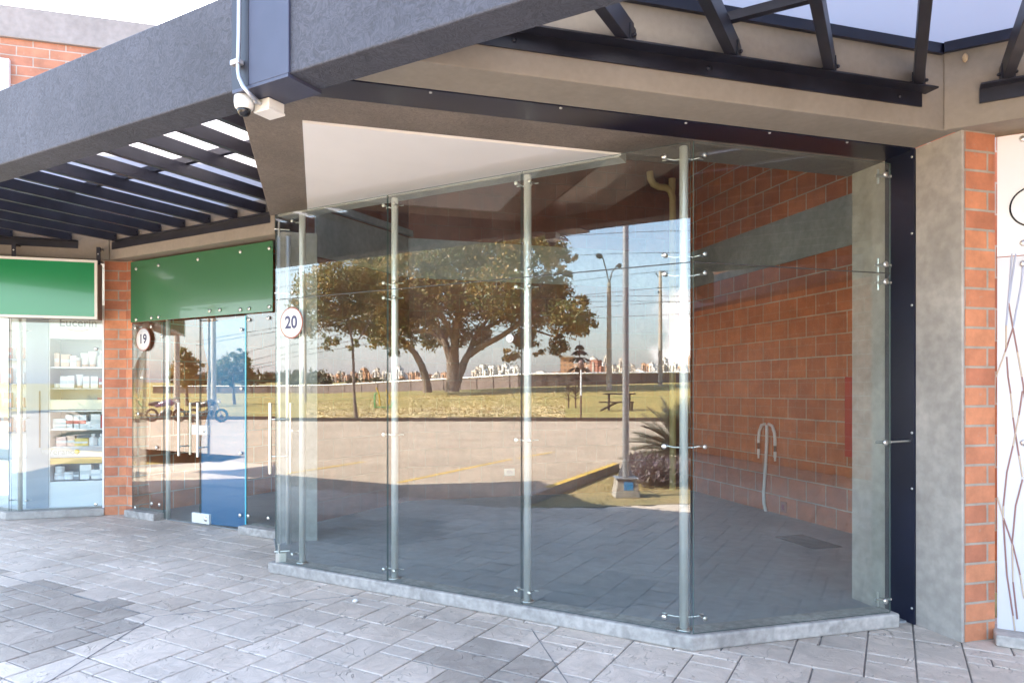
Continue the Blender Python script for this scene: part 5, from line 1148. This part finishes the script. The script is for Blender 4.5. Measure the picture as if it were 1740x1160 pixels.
b = EL(1052, 40, 0); pbn = thing('picnic_table', 'dark steel picnic table with a bench on the lawn near the pole', 'picnic table', b)
Q = lambda x, y, z: b+Vector((RV.x*x+FV.x*y, RV.y*x+FV.y*y, z))
def tb(x0, x1, y0, y1, z0, z1): return MB().fbox(b, RV, FV, x0, x1, y0, y1, b.z+z0, b.z+z1)
tb(-0.9, 0.9, -0.4, 0.4, 0.92, 1.0).build('table_top', M['dark_steel'], pbn)
for s in (-0.6, 0.6): tb(s-0.06, s+0.06, -0.08, 0.08, 0, 0.92).build('leg', M['dark_steel'], pbn)
tb(-1.3, 0.7, -1.0, -0.7, 0.45, 0.52).build('bench', M['dark_steel'], pbn); MB().tube([Q(-1.2, -0.85, 0), Q(-0.2, -0.85, 0.5)], 0.06, 5).tube([Q(0.6, -0.85, 0), Q(0.6, -0.85, 0.5)], 0.06, 5).build('bench_leg', M['dark_steel'], pbn)

# motorcycles on the road edge
def motorcycle(u, zc, lab, paint):
    b = EV(u, 662, zc, G19); b.z = 0.04; mroot = thing('motorcycle', lab, 'motorcycle', b, 'motorcycles at the road edge')
    Q = lambda x, z, y=0: b+Vector((RV.x*x+FV.x*y, RV.y*x+FV.y*y, z))
    for x in (-0.62, 0.62):
        c = Q(x, 0.30); w = MB(); ring = [c+Vector((RV.x*cos(a)*0.25, RV.y*cos(a)*0.25, sin(a)*0.25)) for a in [2*pi*k/24 for k in range(25)]]
        wo_ = w.tube(ring, 0.055, 8).build('wheel', M['black_plastic'], mroot)
        MB().lathe(c-Vector((FV.x, FV.y, 0))*0.02, [(0.06, 0), (0.06, 0.04)], 12, (FV.x, FV.y, 0)).build('rim', M['dark_steel'], wo_)
    MB().tube([Q(-0.45, 0.72), Q(-0.1, 0.80), Q(0.2, 0.88), Q(0.35, 0.80)], [0.09, 0.13, 0.16, 0.08], 10).build('fuel_tank', paint, mroot)
    MB().tube([Q(-0.75, 0.78), Q(-0.4, 0.80), Q(-0.05, 0.79)], [0.07, 0.11, 0.10], 8).build('saddle', M['black_plastic'], mroot)
    MB().tube([Q(-0.2, 0.35), Q(0.05, 0.42), Q(0.25, 0.38)], [0.12, 0.2, 0.13], 8).build('engine', M['dark_steel'], mroot)
    MB().tube([Q(0.62, 0.30), Q(0.45, 0.75), Q(0.36, 1.0)], 0.03, 6).tube([Q(0.36, 1.0, -0.33), Q(0.4, 1.05), Q(0.36, 1.0, 0.33)], 0.02, 6).tube([Q(-0.62, 0.30), Q(-0.1, 0.35), Q(0.35, 0.8)], 0.03, 6).build('fork', M['galv'], mroot)
    MB().lathe(Q(0.46, 0.90), [(0.02, 0), (0.09, 0.06), (0.09, 0.10)], 12, (RV.x, RV.y, 0.1)).build('headlight', M['white_plastic'], mroot)
    MB().tube([Q(-0.75, 0.35), Q(-0.2, 0.28), Q(0.1, 0.25)], 0.04, 6).build('exhaust', M['galv'], mroot)
motorcycle(281, 30.5, 'parked motorcycle with a violet tank at the road edge', plain('violet_enamel', (0.16, 0.09, 0.20), 0.3))
motorcycle(352, 30.0, 'parked motorcycle with a slate grey tank in front of the lawn', plain('blue_enamel', (0.05, 0.055, 0.07), 0.3))

# the arcade turns the corner at the right: a shaded wing
wg = thing('arcade_wing', 'brick wing of the arcade with a grey canopy running forward at the right', 'building', (10, -9, 0))
MB().box(8.6, 14, -26, -1.2, 0, 9.0).build('wall', M['brick_block'], wg)
MB().box(6.6, 6.85, -26, -0.45, 2.95, 3.45).build('canopy_beam', M['beam_grey'], wg)
MB().box(6.86, 8.59, -26, -0.45, 3.3, 3.36).build('canopy_roof', M['dark_steel'], wg)
